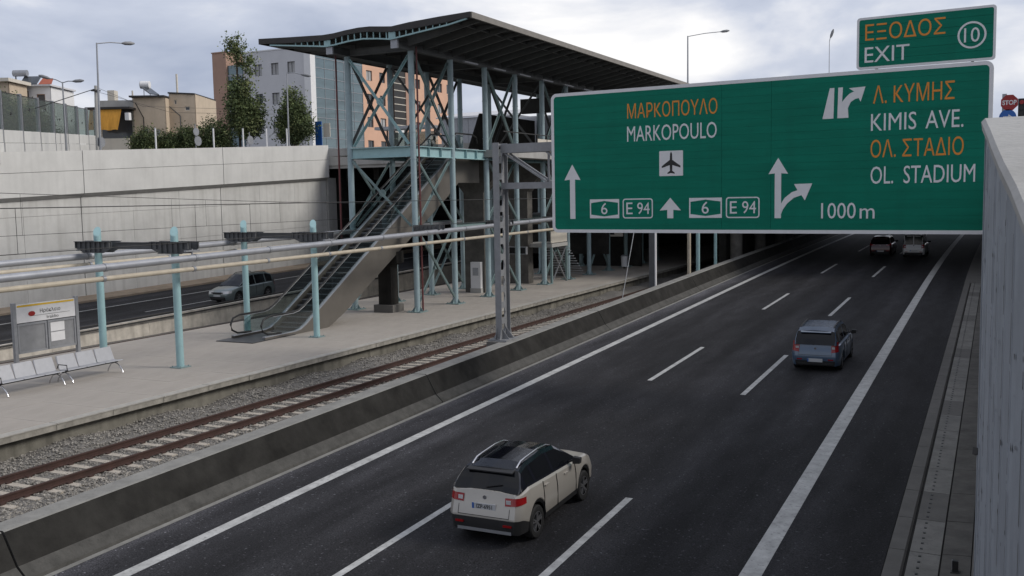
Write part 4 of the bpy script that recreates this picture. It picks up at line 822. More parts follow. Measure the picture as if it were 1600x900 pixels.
for y in (25.85, 28.75): MB().box((-34.12, y - .07, 1.1), (-33.98, y + .07, 3.42)).build('post', 'steel', nb)
MB().box((-34.09, 25.93, 2.62), (-34.01, 28.67, 3.34)).build('name_panel', 'white', nb)
MB().box((-34.008, 25.98, 3.24), (-34.004, 28.62, 3.31)).build('yellow_stripe', 'yellow', nb); MB().box((-34.008, 26.6, 2.845), (-34.004, 28.4, 2.858)).build('rule', 'bracket', nb)
q = MB(); q.v = [(-34.004, 26.62 + .16 * math.cos(a), 2.94 + .10 * math.sin(a)) for a in np.linspace(0, 6.28, 16, endpoint=False)]; q.f = [tuple(range(16))]; q.m = [0]; q.build('logo', 'red', nb)
def wtext(s, y0, z0, y1, z1, x, par, m='black', name='lettering'):
    c = bpy.data.curves.new('t', 'FONT'); c.body = s; o = bpy.data.objects.new('t', c); COL.objects.link(o); me = bpy.data.meshes.new_from_object(o.evaluated_get(bpy.context.evaluated_depsgraph_get())); bpy.data.objects.remove(o)
    v = np.array([q.co for q in me.vertices]); lo, hi = v.min(0), v.max(0)
    for q in me.vertices: q.co = Vector((x, y0 + (q.co.x - lo[0]) / (hi[0] - lo[0]) * (y1 - y0), z0 + (q.co.y - lo[1]) / (hi[1] - lo[1]) * (z1 - z0))) - ROOT[par]
    me.materials.clear(); me.materials.append(M[m]); o = bpy.data.objects.new(name, me); COL.objects.link(o); o.parent = par
wtext('Ηράκλειο', 27.0, 2.90, 27.95, 3.10, -34.003, nb); wtext('Iraklio', 27.3, 2.68, 27.85, 2.80, -34.003, nb)
for y0, y1 in ((25.95, 27.27), (27.33, 28.65)):
    f = MB(); f.box((-34.08, y0, 1.42), (-34.0, y1, 1.50)).box((-34.08, y0, 2.50), (-34.0, y1, 2.58)).box((-34.08, y0, 1.503), (-34.0, y0 + .07, 2.497)).box((-34.08, y1 - .07, 1.503), (-34.0, y1, 2.497)); fo = f.build('case_frame', 'steel', nb)
    MB().box((-34.07, y0 + .07, 1.5), (-34.03, y1 - .07, 2.5)).build('case_back', 'gantry', nb)
for z in (1.72, 2.12):
    MB().box((-34.028, 27.46, z), (-34.022, 28.12, z + .36)).build('notice', 'white', nb)
tk = thing('ticket_machine', 'pale grey ticket machine cabinet standing on the platform past the escalator', 'cabinet', (-29.5, 55.5, 1.1))
MB().box((-29.85, 55.2, 1.4), (-29.15, 55.8, 3.05)).build('cabinet', 'white', tk); MB().box((-29.88, 55.17, 1.1), (-29.12, 55.83, 1.4)).build('plinth', 'conc', tk); MB().box((-29.7, 55.185, 2.2), (-29.3, 55.2, 2.7)).build('front_panel', 'steel', tk)
dp = thing('display_post', 'small dark departure display on a grey post beneath the station', 'display', (-28.1, 58.6, 1.1))
MB().box((-28.17, 58.55, 1.1), (-28.03, 58.7, 3.35)).build('post', 'steel', dp); MB().box((-28.9, 58.5, 3.35), (-27.5, 58.72, 3.85)).build('case', 'steel', dp); MB().box((-28.83, 58.49, 3.41), (-27.57, 58.5, 3.79)).build('screen', 'black', dp)
stt = thing('platform_stair', 'steel stair with X braced frame and pale landing under the station', 'stair', (-28.6, 63, 1.1))
MB().box((-29.6, 62.2, 3.6), (-27.3, 65.0, 3.85)).build('landing', 'conc', stt); MB().box((-27.4, 62.2, 3.9), (-27.34, 65.0, 4.7)).build('landing_panel', 'cream', stt)
for y in (62.3, 64.9): MB().box((-27.45, y - .07, 1.1), (-27.31, y + .07, 3.6)).build('leg', 'teald', stt)
for a, b in ((62.4, 64.8), (64.8, 62.4)): MB().beam((-27.38, a, 1.2), (-27.38, b, 3.5), .08, .05).build('brace', 'steel', stt)
for k in range(12): MB().box((-29.5, 65.0 + .28 * k, 3.55 - .2 * k), (-27.4, 65.3 + .28 * k, 3.6 - .2 * k)).build('tread', 'steel', stt)
lb = thing('litter_bin', 'pale litter bin standing on the platform below the big sign', 'bin', (-27.2, 76.6, 1.1))
MB().tube([(-27.2, 76.6, 1.25), (-27.2, 76.6, 2.1)], [.24, .27], 16).build('drum', 'white', lb, 40); MB().tube([(-27.2, 76.6, 1.1), (-27.2, 76.6, 1.25)], .1, 10).build('foot', 'dark', lb); MB().tube([(-27.2, 76.6, 2.1), (-27.2, 76.6, 2.2)], [.29, .2], 16).build('lid', 'steel', lb, 40)
hg = thing('hanging_sign', 'small cream platform sign hanging under the station just left below the big sign', 'sign', (-27.5, 75.5, 4.0))
MB().box((-28.1, 75.4, 3.75), (-26.9, 75.5, 4.2)).build('panel', 'cream', hg); MB().box((-27.95, 75.39, 3.9), (-27.6, 75.4, 4.05)).build('pictogram', 'black', hg)
for x in (-28.0, -27.0): MB().tube([(x, 75.45, 4.2), (x, 75.45, 8.6)], .02, 6).build('hanger', 'steel', hg)
mp_ = thing('marker_post', 'short black marker post in the gutter at the bottom right', 'post', (-.52, 18.75, rz(18.75)))
MB().box((-.57, 18.71, rz(18.75) + .02), (-.47, 18.79, rz(18.75) + .26)).build('post', 'black', mp_); MB().box((-.60, 18.68, rz(18.75) + .0), (-.44, 18.82, rz(18.75) + .06)).build('foot', 'dark', mp_); MB().box((-.578, 18.70, rz(18.75) + .1), (-.572, 18.80, rz(18.75) + .26)).build('edge_strip', 'steel', mp_)
# masts and bollard along the barrier behind the sign
for x, y, m, lab, r_ in ((-17.6, 54.4, 'dark', 'dark steel catenary mast with a pale edge just behind the median barrier', .17), (-17.6, 61.8, 'tan', 'tan pole just behind the median barrier below the sign', .12), (-17.6, 63.9, 'teal', 'pale teal pole just behind the median barrier below the sign', .13), (-17.6, 68.4, 'teal', 'second teal pole behind the barrier, closest to the bridge', .11)):
    t = thing('mast', lab, 'pole', (x, y, .4), 'poles along the barrier')
    if m == 'dark':
        MB().box((x - .2, y - .1, .3), (x + .12, y + .1, 8.4)).build('shaft', 'bracket', t); MB().box((x + .13, y - .1, .3), (x + .19, y + .1, 8.4)).build('edge_strip', 'white', t); MB().tube([(x - .9, y - 3.2, .5), (x - .8, y - .1, 6.5)], .018, 6).build('guy_wire', 'steel', t)
    else: MB().tube([(x, y, .3), (x, y, 8.7)], r_, 12).build('shaft', m, t, 40); MB().box((x - .22, y - .22, .3), (x + .22, y + .22, .36)).build('base_plate', 'steel', t)
# ================================================================== RIGHT-HAND PARAPET PANEL NEXT TO THE CAMERA
A, B = Vector((-.042, 4.62, 0)), Vector((.150, 1.35, 0)); D = (B - A).normalized(); N = Vector((-D.y, D.x, 0)); N = N if N.x > 0 else -N
ptop = lambda s: 7.475 - .17 * s; Lp = (B - A).length
pp = thing('parapet_panel', 'pale blue grey ribbed parapet panel with chipped paint and concrete coping at the right edge', 'parapet', A + Vector((0, 0, 4.4)))
def PP(s, d, z): return A + D * s + N * d + Vector((0, 0, z))
s = 0.; wv = [.17, .22, .30, .26, .34, .30, .40, .36, .45, .45]; i = 0
while s < Lp - .02 and i < len(wv):
    e_ = min(Lp, s + wv[i]); a, b = s + .016, e_ - .016; dd = random.uniform(-.002, .002); p = MB()
    v = [PP(a, dd, 4.4), PP(a + .01, dd - .008, 4.4), PP(b - .01, dd - .008, 4.4), PP(b, dd, 4.4), PP(b, .05, 4.4), PP(a, .05, 4.4)]; w_ = [Vector((q.x, q.y, ptop((q - A).dot(D)))) for q in v]
    p.add(v + w_, [tuple(range(6)), tuple(range(6, 12))] + [(j, (j + 1) % 6, 6 + (j + 1) % 6, 6 + j) for j in range(6)]); p.build('rib_board', 'chip', pp); s = e_; i += 1
MB().add([PP(-.03, -.012, 4.4), PP(-.002, -.012, 4.4), PP(-.002, .06, 4.4), PP(-.03, .06, 4.4), PP(-.03, -.012, ptop(0) - .02), PP(-.002, -.012, ptop(0) - .02), PP(-.002, .06, ptop(0) - .02), PP(-.03, .06, ptop(0) - .02)], [(0, 1, 5, 4), (1, 2, 6, 5), (2, 3, 7, 6), (3, 0, 4, 7), (4, 5, 6, 7)]).build('edge_flange', 'chip', pp)
MB().beam(PP(-.06, .0, 6.1), PP(.0, -.02, 6.12), .02, .03).build('hook', 'dark', pp)
c = MB(); ss = np.linspace(-.04, Lp, 9); c.v = []
for q in ss:
    j = random.uniform(-.004, .004)
    c.v += [PP(q, -.022 + j, ptop(q) + .002), PP(q, -.026 + j, ptop(q) + .035), PP(q, -.012 + j, ptop(q) + .05), PP(q, .30, ptop(q) + .055), PP(q, .30, ptop(q) + .002)]
for k in range(8):
    for j in range(5): c.f.append((k * 5 + j, k * 5 + (j + 1) % 5, k * 5 + 5 + (j + 1) % 5, k * 5 + 5 + j)); c.m.append(0)
c.f += [(0, 1, 2, 3, 4), (40, 41, 42, 43, 44)]; c.m += [0, 0]; c.build('coping', 'conc', pp)
MB().prism([PP(.1, .06, 4.4), PP(Lp, .06, 4.4), PP(Lp, .28, 4.4), PP(.1, .28, 4.4)], (0, 0, 2.5)).build('backing', 'conc', pp)
chips = [(random.uniform(.1, 1.9), random.uniform(5.6, 7.2), 1.) for _ in range(34)]
s_ = 0.
for w_ in wv:
    s_ += w_
    if s_ < 2.2: chips += [(s_ + random.gauss(0, .007), random.uniform(5.4, 7.3), 1.1) for _ in range(9)]
s_ = 0.
for w_ in wv:
    s_ += w_; z = 4.6
    while s_ < Lp - .1 and z < ptop(s_) - .06:
        l_ = random.uniform(.03, .30); e2 = min(z + l_, ptop(s_) - .05); hw_ = random.uniform(.006, .014); MB().add([PP(s_ - hw_, -.0108, z), PP(s_ + hw_, -.0108, z), PP(s_ + hw_ * random.uniform(.5, 1), -.0108, e2), PP(s_ - hw_ * random.uniform(.5, 1), -.0108, e2)], [(0, 1, 2, 3)]).build('joint_sealant', 'bracket', pp); z = e2 + random.uniform(.01, .09)
for x, z, k_ in chips:
    r_ = random.uniform(.004, .013) * k_ * (.6 + .4 * random.random()); n = 7; z = min(z, ptop(x) - .05)
    q = MB(); q.v = [PP(x + 1.8 * r_ * random.uniform(.5, 1.2) * math.cos(a), -.0115, z + 1.1 * r_ * random.uniform(.5, 1.4) * math.sin(a)) for a in np.linspace(0, 6.28, n, endpoint=False)]; q.f = [tuple(range(n))]; q.m = [0]; q.build('paint_chip', 'dark', pp)
# ================================================================== NOISE BARRIER ON THE LEFT BANK
nbq = thing('noise_barrier', 'transparent noise barrier with dark posts on pale concrete panels above the retaining wall', 'noise barrier', (-53.6, 41, 10.3))
d = Vector((-.635, .772, 0)).normalized(); P0 = Vector((-53.5, 40.6, 0)); Ls = [0]
for w in (5.0, 5.0, 4.9, 4.8, 4.7, 4.6, 4.4): Ls.append(Ls[-1] + w)
Ls = [-10.0, -5.0] + Ls; nrm = Vector((d.y, -d.x, 0)); bz0 = lambda s: 10.25 + .05 * s
for i, s in enumerate(Ls):
    p = P0 + d * s; z = bz0(s); MB().beam(p + Vector((0, 0, z - .6)), p + Vector((0, 0, z + 3.75)), .20, .24, up=nrm).build('post', 'steel', nbq); MB().beam(p + d * .13 + Vector((0, 0, z + 1.4)), p + d * .13 + Vector((0, 0, z + 3.7)), .06, .26, up=nrm).build('post_seal', 'dark', nbq)
    if i == len(Ls) - 1: break
    e_ = Ls[i + 1]; q = P0 + d * e_; z2 = bz0(e_); a, b = p + d * .16, q - d * .13
    MB().prism([a + Vector((0, 0, z + 1.42)), b + Vector((0, 0, z2 + 1.42)), b + Vector((0, 0, z2 + 3.62)), a + Vector((0, 0, z + 3.62))], nrm * .02).build('glass_pane', 'screen_glass', nbq)
    MB().beam(a + Vector((0, 0, z + 3.66)), b + Vector((0, 0, z2 + 3.66)), .06, .05).build('top_rail', 'dark', nbq)
    MB().prism([a + Vector((0, 0, z - .6)), b + Vector((0, 0, z2 - .6)), b + Vector((0, 0, z2 + .62)), a + Vector((0, 0, z + .62))], nrm * .14).build('concrete_panel', 'wallu', nbq)
    MB().prism([a + Vector((0, 0, z + .64)), b + Vector((0, 0, z2 + .64)), b + Vector((0, 0, z2 + 1.40)), a + Vector((0, 0, z + 1.40))], nrm * .12).build('concrete_panel', 'wallu', nbq)
    for u, zz in ((.5, 2.7 + random.uniform(-.3, .5)),):
        c = a.lerp(b, u) + nrm * .03 + Vector((0, 0, z + zz)); MB().add([c + d * .25 + Vector((0, 0, .05)), c + Vector((0, 0, .12)), c - d * .25, c - d * .1 - Vector((0, 0, .12)), c + d * .05 - Vector((0, 0, .08))], [(0, 1, 2, 3, 4)]).build('bird_sticker', 'black', nbq)
# ================================================================== BUILDINGS
def facade(par, org, uv, w, h, opens, m, depth=.18, frame='steel', pane='pane', nm='wall', mull=True):
    """wall plane with real openings; opens = (u0, z0, u1, z1[, pane])"""
    org, uv = Vector(org), Vector(uv).normalized(); nin = Vector((-uv.y, uv.x, 0))
    us = sorted(set([0, w] + [o[0] for o in opens] + [o[2] for o in opens])); zs = sorted(set([0, h] + [o[1] for o in opens] + [o[3] for o in opens])); mb = MB()
    P = lambda u, z, dd=0: org + uv * u + nin * dd + Vector((0, 0, z))
    for i in range(len(us) - 1):
        for j in range(len(zs) - 1):
            uc, zc = (us[i] + us[i + 1]) / 2, (zs[j] + zs[j + 1]) / 2
            if any(o[0] < uc < o[2] and o[1] < zc < o[3] for o in opens): continue
            mb.add([P(us[i], zs[j]), P(us[i + 1], zs[j]), P(us[i + 1], zs[j + 1]), P(us[i], zs[j + 1])], [(0, 1, 2, 3)])
    for o in opens:
        a, b, c, e_ = o[:4]; mb.add([P(a, b), P(c, b), P(c, e_), P(a, e_), P(a, b, depth), P(c, b, depth), P(c, e_, depth), P(a, e_, depth)], [(0, 4, 5, 1), (1, 5, 6, 2), (2, 6, 7, 3), (3, 7, 4, 0)])
    wl = mb.build(nm, m, par)
    for o in opens:
        a, b, c, e_ = o[:4]; pn = o[4] if len(o) > 4 else pane; f = MB(); t = .07
        for A_, B_ in (((a, b), (c, b + t)), ((a, e_ - t), (c, e_)), ((a, b + t), (a + t, e_ - t)), ((c - t, b + t), (c, e_ - t))): f.prism([P(A_[0], A_[1], depth - .06), P(B_[0], A_[1], depth - .06), P(B_[0], B_[1], depth - .06), P(A_[0], B_[1], depth - .06)], nin * .05)
        if mull and c - a > .8: f.prism([P((a + c) / 2 - .03, b + t, depth - .055), P((a + c) / 2 + .03, b + t, depth - .055), P((a + c) / 2 + .03, e_ - t, depth - .055), P((a + c) / 2 - .03, e_ - t, depth - .055)], nin * .045)
        fo = f.build('window', frame, par); MB().add([P(a, b, depth), P(c, b, depth), P(c, e_, depth), P(a, e_, depth)], [(0, 1, 2, 3)]).build('pane', pn, fo)
    return wl
ob = thing('office_building', 'white office block with square windows and a glazed corner beyond the retaining wall', 'building', (-93, 115.4, 11))
X0, Y0, Z0 = -87.1, 115.45, 11.0; HT = 16.7
rowz = [(24.95 - Z0, 26.6 - Z0), (20.75 - Z0, 22.4 - Z0), (16.65 - Z0, 18.3 - Z0), (12.4 - Z0, 14.6 - Z0)]
wn = []
for a, b in rowz:
    for i_, u in enumerate((2.3, 5.3, 8.2)): wn.append((u, a, u + 1.35, b, 'blind' if random.random() < .45 else 'pane'))
facade(ob, (X0 - 12.2, Y0, Z0), (1, 0, 0), 11.2, HT + .7, [(o[0] - .2, o[1], o[2] - .2, o[3], o[4]) for o in wn], 'bwhite', .25, 'bracket')
MB().box((X0 - 12.2, Y0 + .3, Z0), (X0 - .3, Y0 + 14, Z0 + HT + .6)).build('core', 'bwhite', ob); MB().box((X0 - 12.3, Y0 - .08, Z0 + HT + .68), (X0 - .9, Y0 + 14, Z0 + HT + .85)).build('roof_edge', 'bwhite2', ob)
MB().box((X0 - 1.0, Y0 - .35, Z0), (X0 + .1, Y0 + .8, Z0 + HT + .3)).build('corner_pilaster', 'bwhite2', ob)
cw = MB().box((X0 - .2, Y0 + .8, Z0), (X0, Y0 + 12.6, Z0 + HT)).build('glass_wall', 'bglass', ob)
for k in range(12): MB().box((X0 + .002, Y0 + .85, Z0 + .6 + 1.4 * k), (X0 + .05, Y0 + 12.6, Z0 + .68 + 1.4 * k)).build('transom', 'steel', cw)
for k in range(5): MB().box((X0 + .002, Y0 + 3.0 + 2.35 * k, Z0), (X0 + .045, Y0 + 3.06 + 2.35 * k, Z0 + HT)).build('mullion', 'steel', cw)
MB().box((X0 - 15.0, Y0 - .1, Z0), (X0 - 12.25, Y0 + 6, Z0 + HT - .9)).build('stair_glass', 'bglass', ob)
for k in range(6): MB().box((X0 - 15.0, Y0 - .16, Z0 + 1.2 + 2.6 * k), (X0 - 12.25, Y0 - .105, Z0 + 1.45 + 2.6 * k)).build('spandrel', 'steel', ob)
bs = thing('brown_tower', 'slim windowless brown clad stair tower left of the white office block', 'building', (X0 - 17, Y0, Z0))
MB().box((X0 - 17.6, Y0 - .4, Z0), (X0 - 15.02, Y0 + 5, Z0 + HT + 1.0)).build('tower', 'brick', bs); MB().box((X0 - 17.7, Y0 - .5, Z0 + HT + 1.0), (X0 - 14.95, Y0 + 5.1, Z0 + HT + 1.15)).build('cap', 'brick', bs)
sb = thing('salmon_building', 'salmon pink apartment building with small windows seen through the station frame', 'building', (X0, 142, Z0))
wn = []
for a in (25.0, 21.45, 17.95, 14.4, 11.6):
    for y in (1.0, 4.6, 15.2, 18.4, 22.5, 25.7): wn.append((y, a - Z0, y + 1.6, a - Z0 + 1.55, 'blind' if random.random() < .3 else 'pane'))
facade(sb, (X0 + .02, 128.0, Z0), (0, 1, 0), 28.2, HT - .2, wn, 'salmon', .2, 'bracket')
MB().box((X0 - 12, 128.0, Z0), (X0 - .25, 156.2, Z0 + HT - .3)).build('core', 'salmon', sb); MB().box((X0 - .1, 136.2, Z0), (X0 + .35, 139.6, Z0 + HT - .1)).build('stair_bay', 'dark', sb)
for k in range(14): MB().box((X0 + .352, 136.2, Z0 + 1 + 1.1 * k), (X0 + .40, 139.6, Z0 + 1.12 + 1.1 * k)).build('louvre', 'cream', sb)
MB().box((X0 + .352, 137.0, Z0 + .2), (X0 + .42, 138.8, Z0 + 7)).build('glazing', 'bwhite2', sb); MB().box((X0 - .3, 139.6, Z0), (X0 + .45, 141.4, Z0 + HT)).build('brown_pier', 'brick', sb)
hs_ = thing('awning_house', 'beige house with a drooping orange awning and solar water heater above the wall', 'house', (-73, 71, 11))
# front faces the cut; u runs along +X-ish so that the side wall also shows
ux = Vector((.90, .43, 0)).normalized(); o0 = Vector((-77.3, 69.4, 11)); Q = lambda u, v, z: o0 + ux * float(np.interp(u, [-1, 0, 4.3, 8.9, 14.1], [-1, 0, 3.2, 6.2, 8.7])) + Vector((-ux.y, ux.x, 0)) * v + Vector((0, 0, z))
facade(hs_, Q(4.3, 0, 0), ux, 3.0, 6.1, [(.75, 1.9, 1.35, 3.2, 'blind'), (1.75, 1.7, 2.45, 3.1, 'blind')], 'beige', .15, 'cream', mull=False)
MB().prism([Q(4.3, .2, 0), Q(8.9, .2, 0), Q(8.9, 7, 0), Q(4.3, 7, 0)], (0, 0, 6.05)).build('core', 'beige', hs_)
MB().prism([Q(4.0, -.5, 6.1), Q(9.0, -.3, 6.1), Q(9.0, 7, 6.1), Q(4.0, 7, 6.1)], (0, 0, .16)).build('roof_slab', 'roofd', hs_)
facade(hs_, Q(8.9, 1.2, 0), ux, 2.5, 6.5, [(.5, 5.5, .75, 5.95), (1.5, 4.9, 2.0, 5.3)], 'beige', .12, 'cream', mull=False)
MB().prism([Q(8.9, 1.4, 0), Q(14.1, 1.4, 0), Q(14.1, 8, 0), Q(8.9, 8, 0)], (0, 0, 6.45)).build('core', 'beige', hs_); MB().prism([Q(8.8, 1.1, 6.55), Q(14.2, 1.1, 6.4), Q(14.2, 8, 6.4), Q(8.8, 8, 6.55)], (0, 0, .14)).build('roof_slab', 'roofd', hs_)
MB().prism([Q(-.6, .3, 0), Q(4.25, .3, 0), Q(4.25, 6, 0), Q(-.6, 6, 0)], (0, 0, 4.9)).build('balcony_block', 'cream', hs_)
MB().prism([Q(-.8, -1.6, 4.95), Q(4.6, -1.6, 4.95), Q(4.6, 6, 4.95), Q(-.8, 6, 4.95)], (0, 0, .18)).build('balcony_roof', 'roofd', hs_)
MB().prism([Q(-.6, -1.5, 1.1), Q(4.5, -1.5, 1.1), Q(4.5, .2, 1.1), Q(-.6, .2, 1.1)], (0, 0, .2)).build('balcony_slab', 'cream', hs_)
MB().prism([Q(-.6, -1.5, 1.3), Q(4.3, -1.5, 1.3), Q(4.3, -1.4, 1.3), Q(-.6, -1.4, 1.3)], (0, 0, .9)).build('balcony_wall', 'cream', hs_)
MB().prism([Q(.0, .22, 2.25), Q(3.9, .22, 2.25), Q(3.9, .29, 2.25), Q(.0, .29, 2.25)], (0, 0, 2.6)).build('balcony_opening', 'pane', hs_); MB().prism([Q(-.5, .22, 0), Q(4.1, .22, 0), Q(4.1, .29, 0), Q(-.5, .29, 0)], (0, 0, 1.08)).build('garage_opening', 'pane', hs_)  # flat dark panels paint the shade of the open recess below the awning
aw = MB(); nA = 12
for i in range(nA + 1):
    u = -.4 + 3.9 * i / nA; aw.v += [Q(u, -1.45, 4.9), Q(u - .12 * (i / nA), -1.75 + .05 * math.sin(i * 1.9), 3.9), Q(u - .35 * (i / nA), -2.0 + .07 * math.sin(i * 2.3), 2.95 + .05 * math.sin(i * 1.3))]
for i in range(nA):
    for j in range(2): aw.f.append((3 * i + j, 3 * i + 3 + j, 3 * i + 4 + j, 3 * i + 1 + j)); aw.m.append(0)
aw.build('awning', 'awning', hs_, 60)
MB().prism([Q(3.8, -1.3, 3.9), Q(4.3, -1.3, 3.9), Q(4.3, -1.3, 4.6), Q(3.8, -1.3, 4.6)], (0, .3, 0)).build('air_conditioner', 'bwhite2', hs_)
MB().prism([Q(-.6, .2, 5.2), Q(4.3, .2, 5.2), Q(4.3, .3, 5.2), Q(-.6, .3, 5.2)], (0, 0, .7)).build('roof_parapet', 'conc', hs_)
for u, v, w_, h in ((.2, 1.5, .9, 1.9), (9.9, 2, .25, 1.5), (2.6, 3, .15, 2.0)): MB().prism([Q(u, v, 5.1), Q(u + w_, v, 5.1), Q(u + w_, v + w_, 5.1), Q(u, v + w_, 5.1)], (0, 0, h + (1.9 if u > 9 else 0))).build('chimney', 'cream', hs_)
MB().beam(Q(4.6, -.02, 5.6), Q(5.7, -.02, 4.2), .07, .07).beam(Q(5.7, -.02, 4.2), Q(5.7, -.02, 1), .07, .07).build('down_pipe', 'dark', hs_); MB().beam(Q(9.0, 1.1, 5.3), Q(11.1, 1.1, 4.4), .08, .08).beam(Q(11.1, 1.1, 4.4), Q(11.1, 1.1, .5), .08, .08).build('down_pipe', 'bracket', hs_)
sw = thing('solar_water_heater', 'solar water heater with round tank on the roof of the beige house', 'water heater', Q(6.4, .5, 6.26))
MB().tube([Q(5.2, .6, 7.35), Q(6.5, .6, 7.35)], .36, 16).build('tank', 'bwhite2', sw, 40); MB().tube([Q(5.17, .6, 7.35), Q(5.2, .6, 7.35)], .365, 16).build('tank_end', 'dark', sw); MB().beam(Q(5.9, .4, 7.1), Q(7.6, -.2, 6.35), 1.1, .08).build('collector', 'pane', sw)
for u in (5.6, 6.5): MB().beam(Q(u, .6, 6.2), Q(u, .6, 7.2), .05, .05).build('stand', 'steel', sw)
lx = Vector((.90, .43, 0)).normalized(); ln = Vector((-lx.y, lx.x, 0))
def LQ(o, u, v, z): return Vector(o) + lx * u + ln * v + Vector((0, 0, z))
lo_ = (-83.6, 63.2, 11); lh = thing('left_house', 'white house with roof tank and solar panel just above the noise barrier', 'house', lo_)
facade(lh, lo_, lx, 5.0, 7.0, [(.8, 4.9, 1.7, 6.3, 'pane'), (2.4, 4.7, 3.0, 6.6, 'blind'), (3.7, 4.9, 4.5, 6.3, 'pane'), (.8, 1.8, 1.7, 3.2), (3.7, 1.8, 4.5, 3.2)], 'bwhite2', .15, 'brick')
MB().prism([LQ(lo_, .02, .2, 0), LQ(lo_, 4.98, .2, 0), LQ(lo_, 4.98, 5, 0), LQ(lo_, .02, 5, 0)], (0, 0, 6.95)).build('core', 'bwhite2', lh)
MB().prism([LQ(lo_, -.2, -.7, 4.2), LQ(lo_, 5.2, -.7, 4.2), LQ(lo_, 5.2, 0, 4.2), LQ(lo_, -.2, 0, 4.2)], (0, 0, .16)).build('balcony', 'cream', lh)
for k in range(12): MB().beam(LQ(lo_, -.1 + .47 * k, -.66, 4.36), LQ(lo_, -.1 + .47 * k, -.66, 5.2), .03, .03).build('baluster', 'dark', lh)
MB().prism([LQ(lo_, -.2, -.3, 7.0), LQ(lo_, 5.2, -.3, 7.0), LQ(lo_, 5.2, 5, 7.0), LQ(lo_, -.2, 5, 7.0)], (0, 0, .15)).build('roof_slab', 'bwhite', lh)
MB().tube([LQ(lo_, 1.2, 1, 8.35), LQ(lo_, 2.5, 1, 8.35)], .3, 14).build('roof_tank', 'steel', lh, 40); MB().beam(LQ(lo_, 1.4, 1, 7.1), LQ(lo_, 1.4, 1, 8.1), .08, .08).beam(LQ(lo_, 2.3, 1, 7.1), LQ(lo_, 2.3, 1, 8.1), .08, .08).build('tank_stand', 'dark', lh)
MB().prism([LQ(lo_, 2.1, .2, 7.2), LQ(lo_, 3.7, .2, 7.2), LQ(lo_, 3.7, 1.2, 8.0), LQ(lo_, 2.1, 1.2, 8.0)], (0, 0, .08)).build('solar_panel', 'pane', lh); MB().prism([LQ(lo_, 3.8, .3, 7.15), LQ(lo_, 5.0, .3, 7.15), LQ(lo_, 4.9, 1.0, 7.75), LQ(lo_, 3.9, 1.0, 7.75)], (0, 0, .1)).build('tiled_hood', 'tile', lh)
le_ = (-84.0, 58.6, 11); eh = thing('edge_house', 'tan house with projecting cornice cut off by the left edge', 'house', le_)
facade(eh, le_, lx, 5.5, 7.0, [(.8, 4.6, 1.9, 6.0), (3.6, 4.6, 4.8, 6.0), (3.6, 1.6, 4.8, 3.2)], 'beige', .15, 'brick'); MB().prism([LQ(le_, .02, .2, 0), LQ(le_, 5.48, .2, 0), LQ(le_, 5.48, 3.4, 0), LQ(le_, .02, 3.4, 0)], (0, 0, 6.95)).build('core', 'beige', eh)
MB().prism([LQ(le_, -.3, -.5, 7.0), LQ(le_, 5.8, -.5, 7.0), LQ(le_, 5.8, 3.6, 7.0), LQ(le_, -.3, 3.6, 7.0)], (0, 0, .3)).build('cornice', 'cream', eh); MB().prism([LQ(le_, -.1, -.9, 3.9), LQ(le_, 5.7, -.9, 3.9), LQ(le_, 5.7, 0, 3.9), LQ(le_, -.1, 0, 3.9)], (0, 0, .2)).build('balcony', 'cream', eh)
fb_ = thing('far_building', 'distant grey white building between the beige house and the brown tower', 'building', (-150, 155, 11))
facade(fb_, (-153, 150, 11), (.9, .43, 0), 14, 14, [(1 + 4 * i, 3 + 3.4 * j, 4 + 4 * i, 4.6 + 3.4 * j) for i in range(3) for j in range(3)], 'bwhite', .3, 'steel'); MB().prism([(-153, 150.4, 11), (-140.6, 156.3, 11), (-145, 166, 11), (-157, 160, 11)], (0, 0, 13.9)).build('core', 'bwhite', fb_)
gb = thing('grey_hall', 'low grey metal clad hall seen between the station columns', 'building', (-57, 108, 11))
for k in range(14): MB().box((-61.5 + .75 * k + .01, 107 + .03 * (k % 2), 10.4), (-61.5 + .75 * (k + 1) - .01, 112, 16.6)).build('wall_panel', 'steel', gb)
MB().prism([(-62, 106.6, 16.6), (-50.5, 106.6, 16.6), (-50.5, 113, 17.6), (-62, 113, 17.6)], (0, 0, .15)).build('roof', 'bwhite', gb)
hall = thing('station_hall', 'dark curved station hall on the bridge behind the upper platform', 'building', (-38, 80, 10.5)); mb = MB(); nn = 12
mb.v = [(-40 + 10.5 * 0 + x, 76 + 9 * (1 - math.cos(a)) / 2 * 0 + 5 * (1 - math.cos(a)), 10.5 + 3.6 * math.sin(a)) for x in (0, 16) for a in np.linspace(0, math.pi, nn)]
mb.f = [(i, i + 1, nn + i + 1, nn + i) for i in range(nn - 1)] + [tuple(range(nn)), tuple(range(nn, 2 * nn))]; mb.m = [0] * len(mb.f); mb.build('shell', 'gantry', hall, 40); MB().box((-40.2, 75.7, 10.45), (-23.8, 76.1, 11.2)).build('plinth_wall', 'conc', hall)
bsx = thing('bus_shelter', 'grey bus shelter with flat canopy on the bridge pavement left of the station', 'bus shelter', (-46, 73.6, 10.5))
MB().box((-48.6, 73.0, 13.0), (-43.2, 74.8, 13.25)).build('canopy', 'steel', bsx)
for x in (-48.3, -46.0, -43.5): MB().box((x - .05, 74.5, 10.45), (x + .05, 74.6, 13.0)).build('post', 'dark', bsx)
MB().box((-48.2, 74.6, 10.9), (-46.1, 74.63, 12.8)).build('back_pane', 'screen_glass', bsx); MB().box((-45.9, 74.6, 10.9), (-43.6, 74.63, 12.8)).build('back_pane', 'screen_glass', bsx)
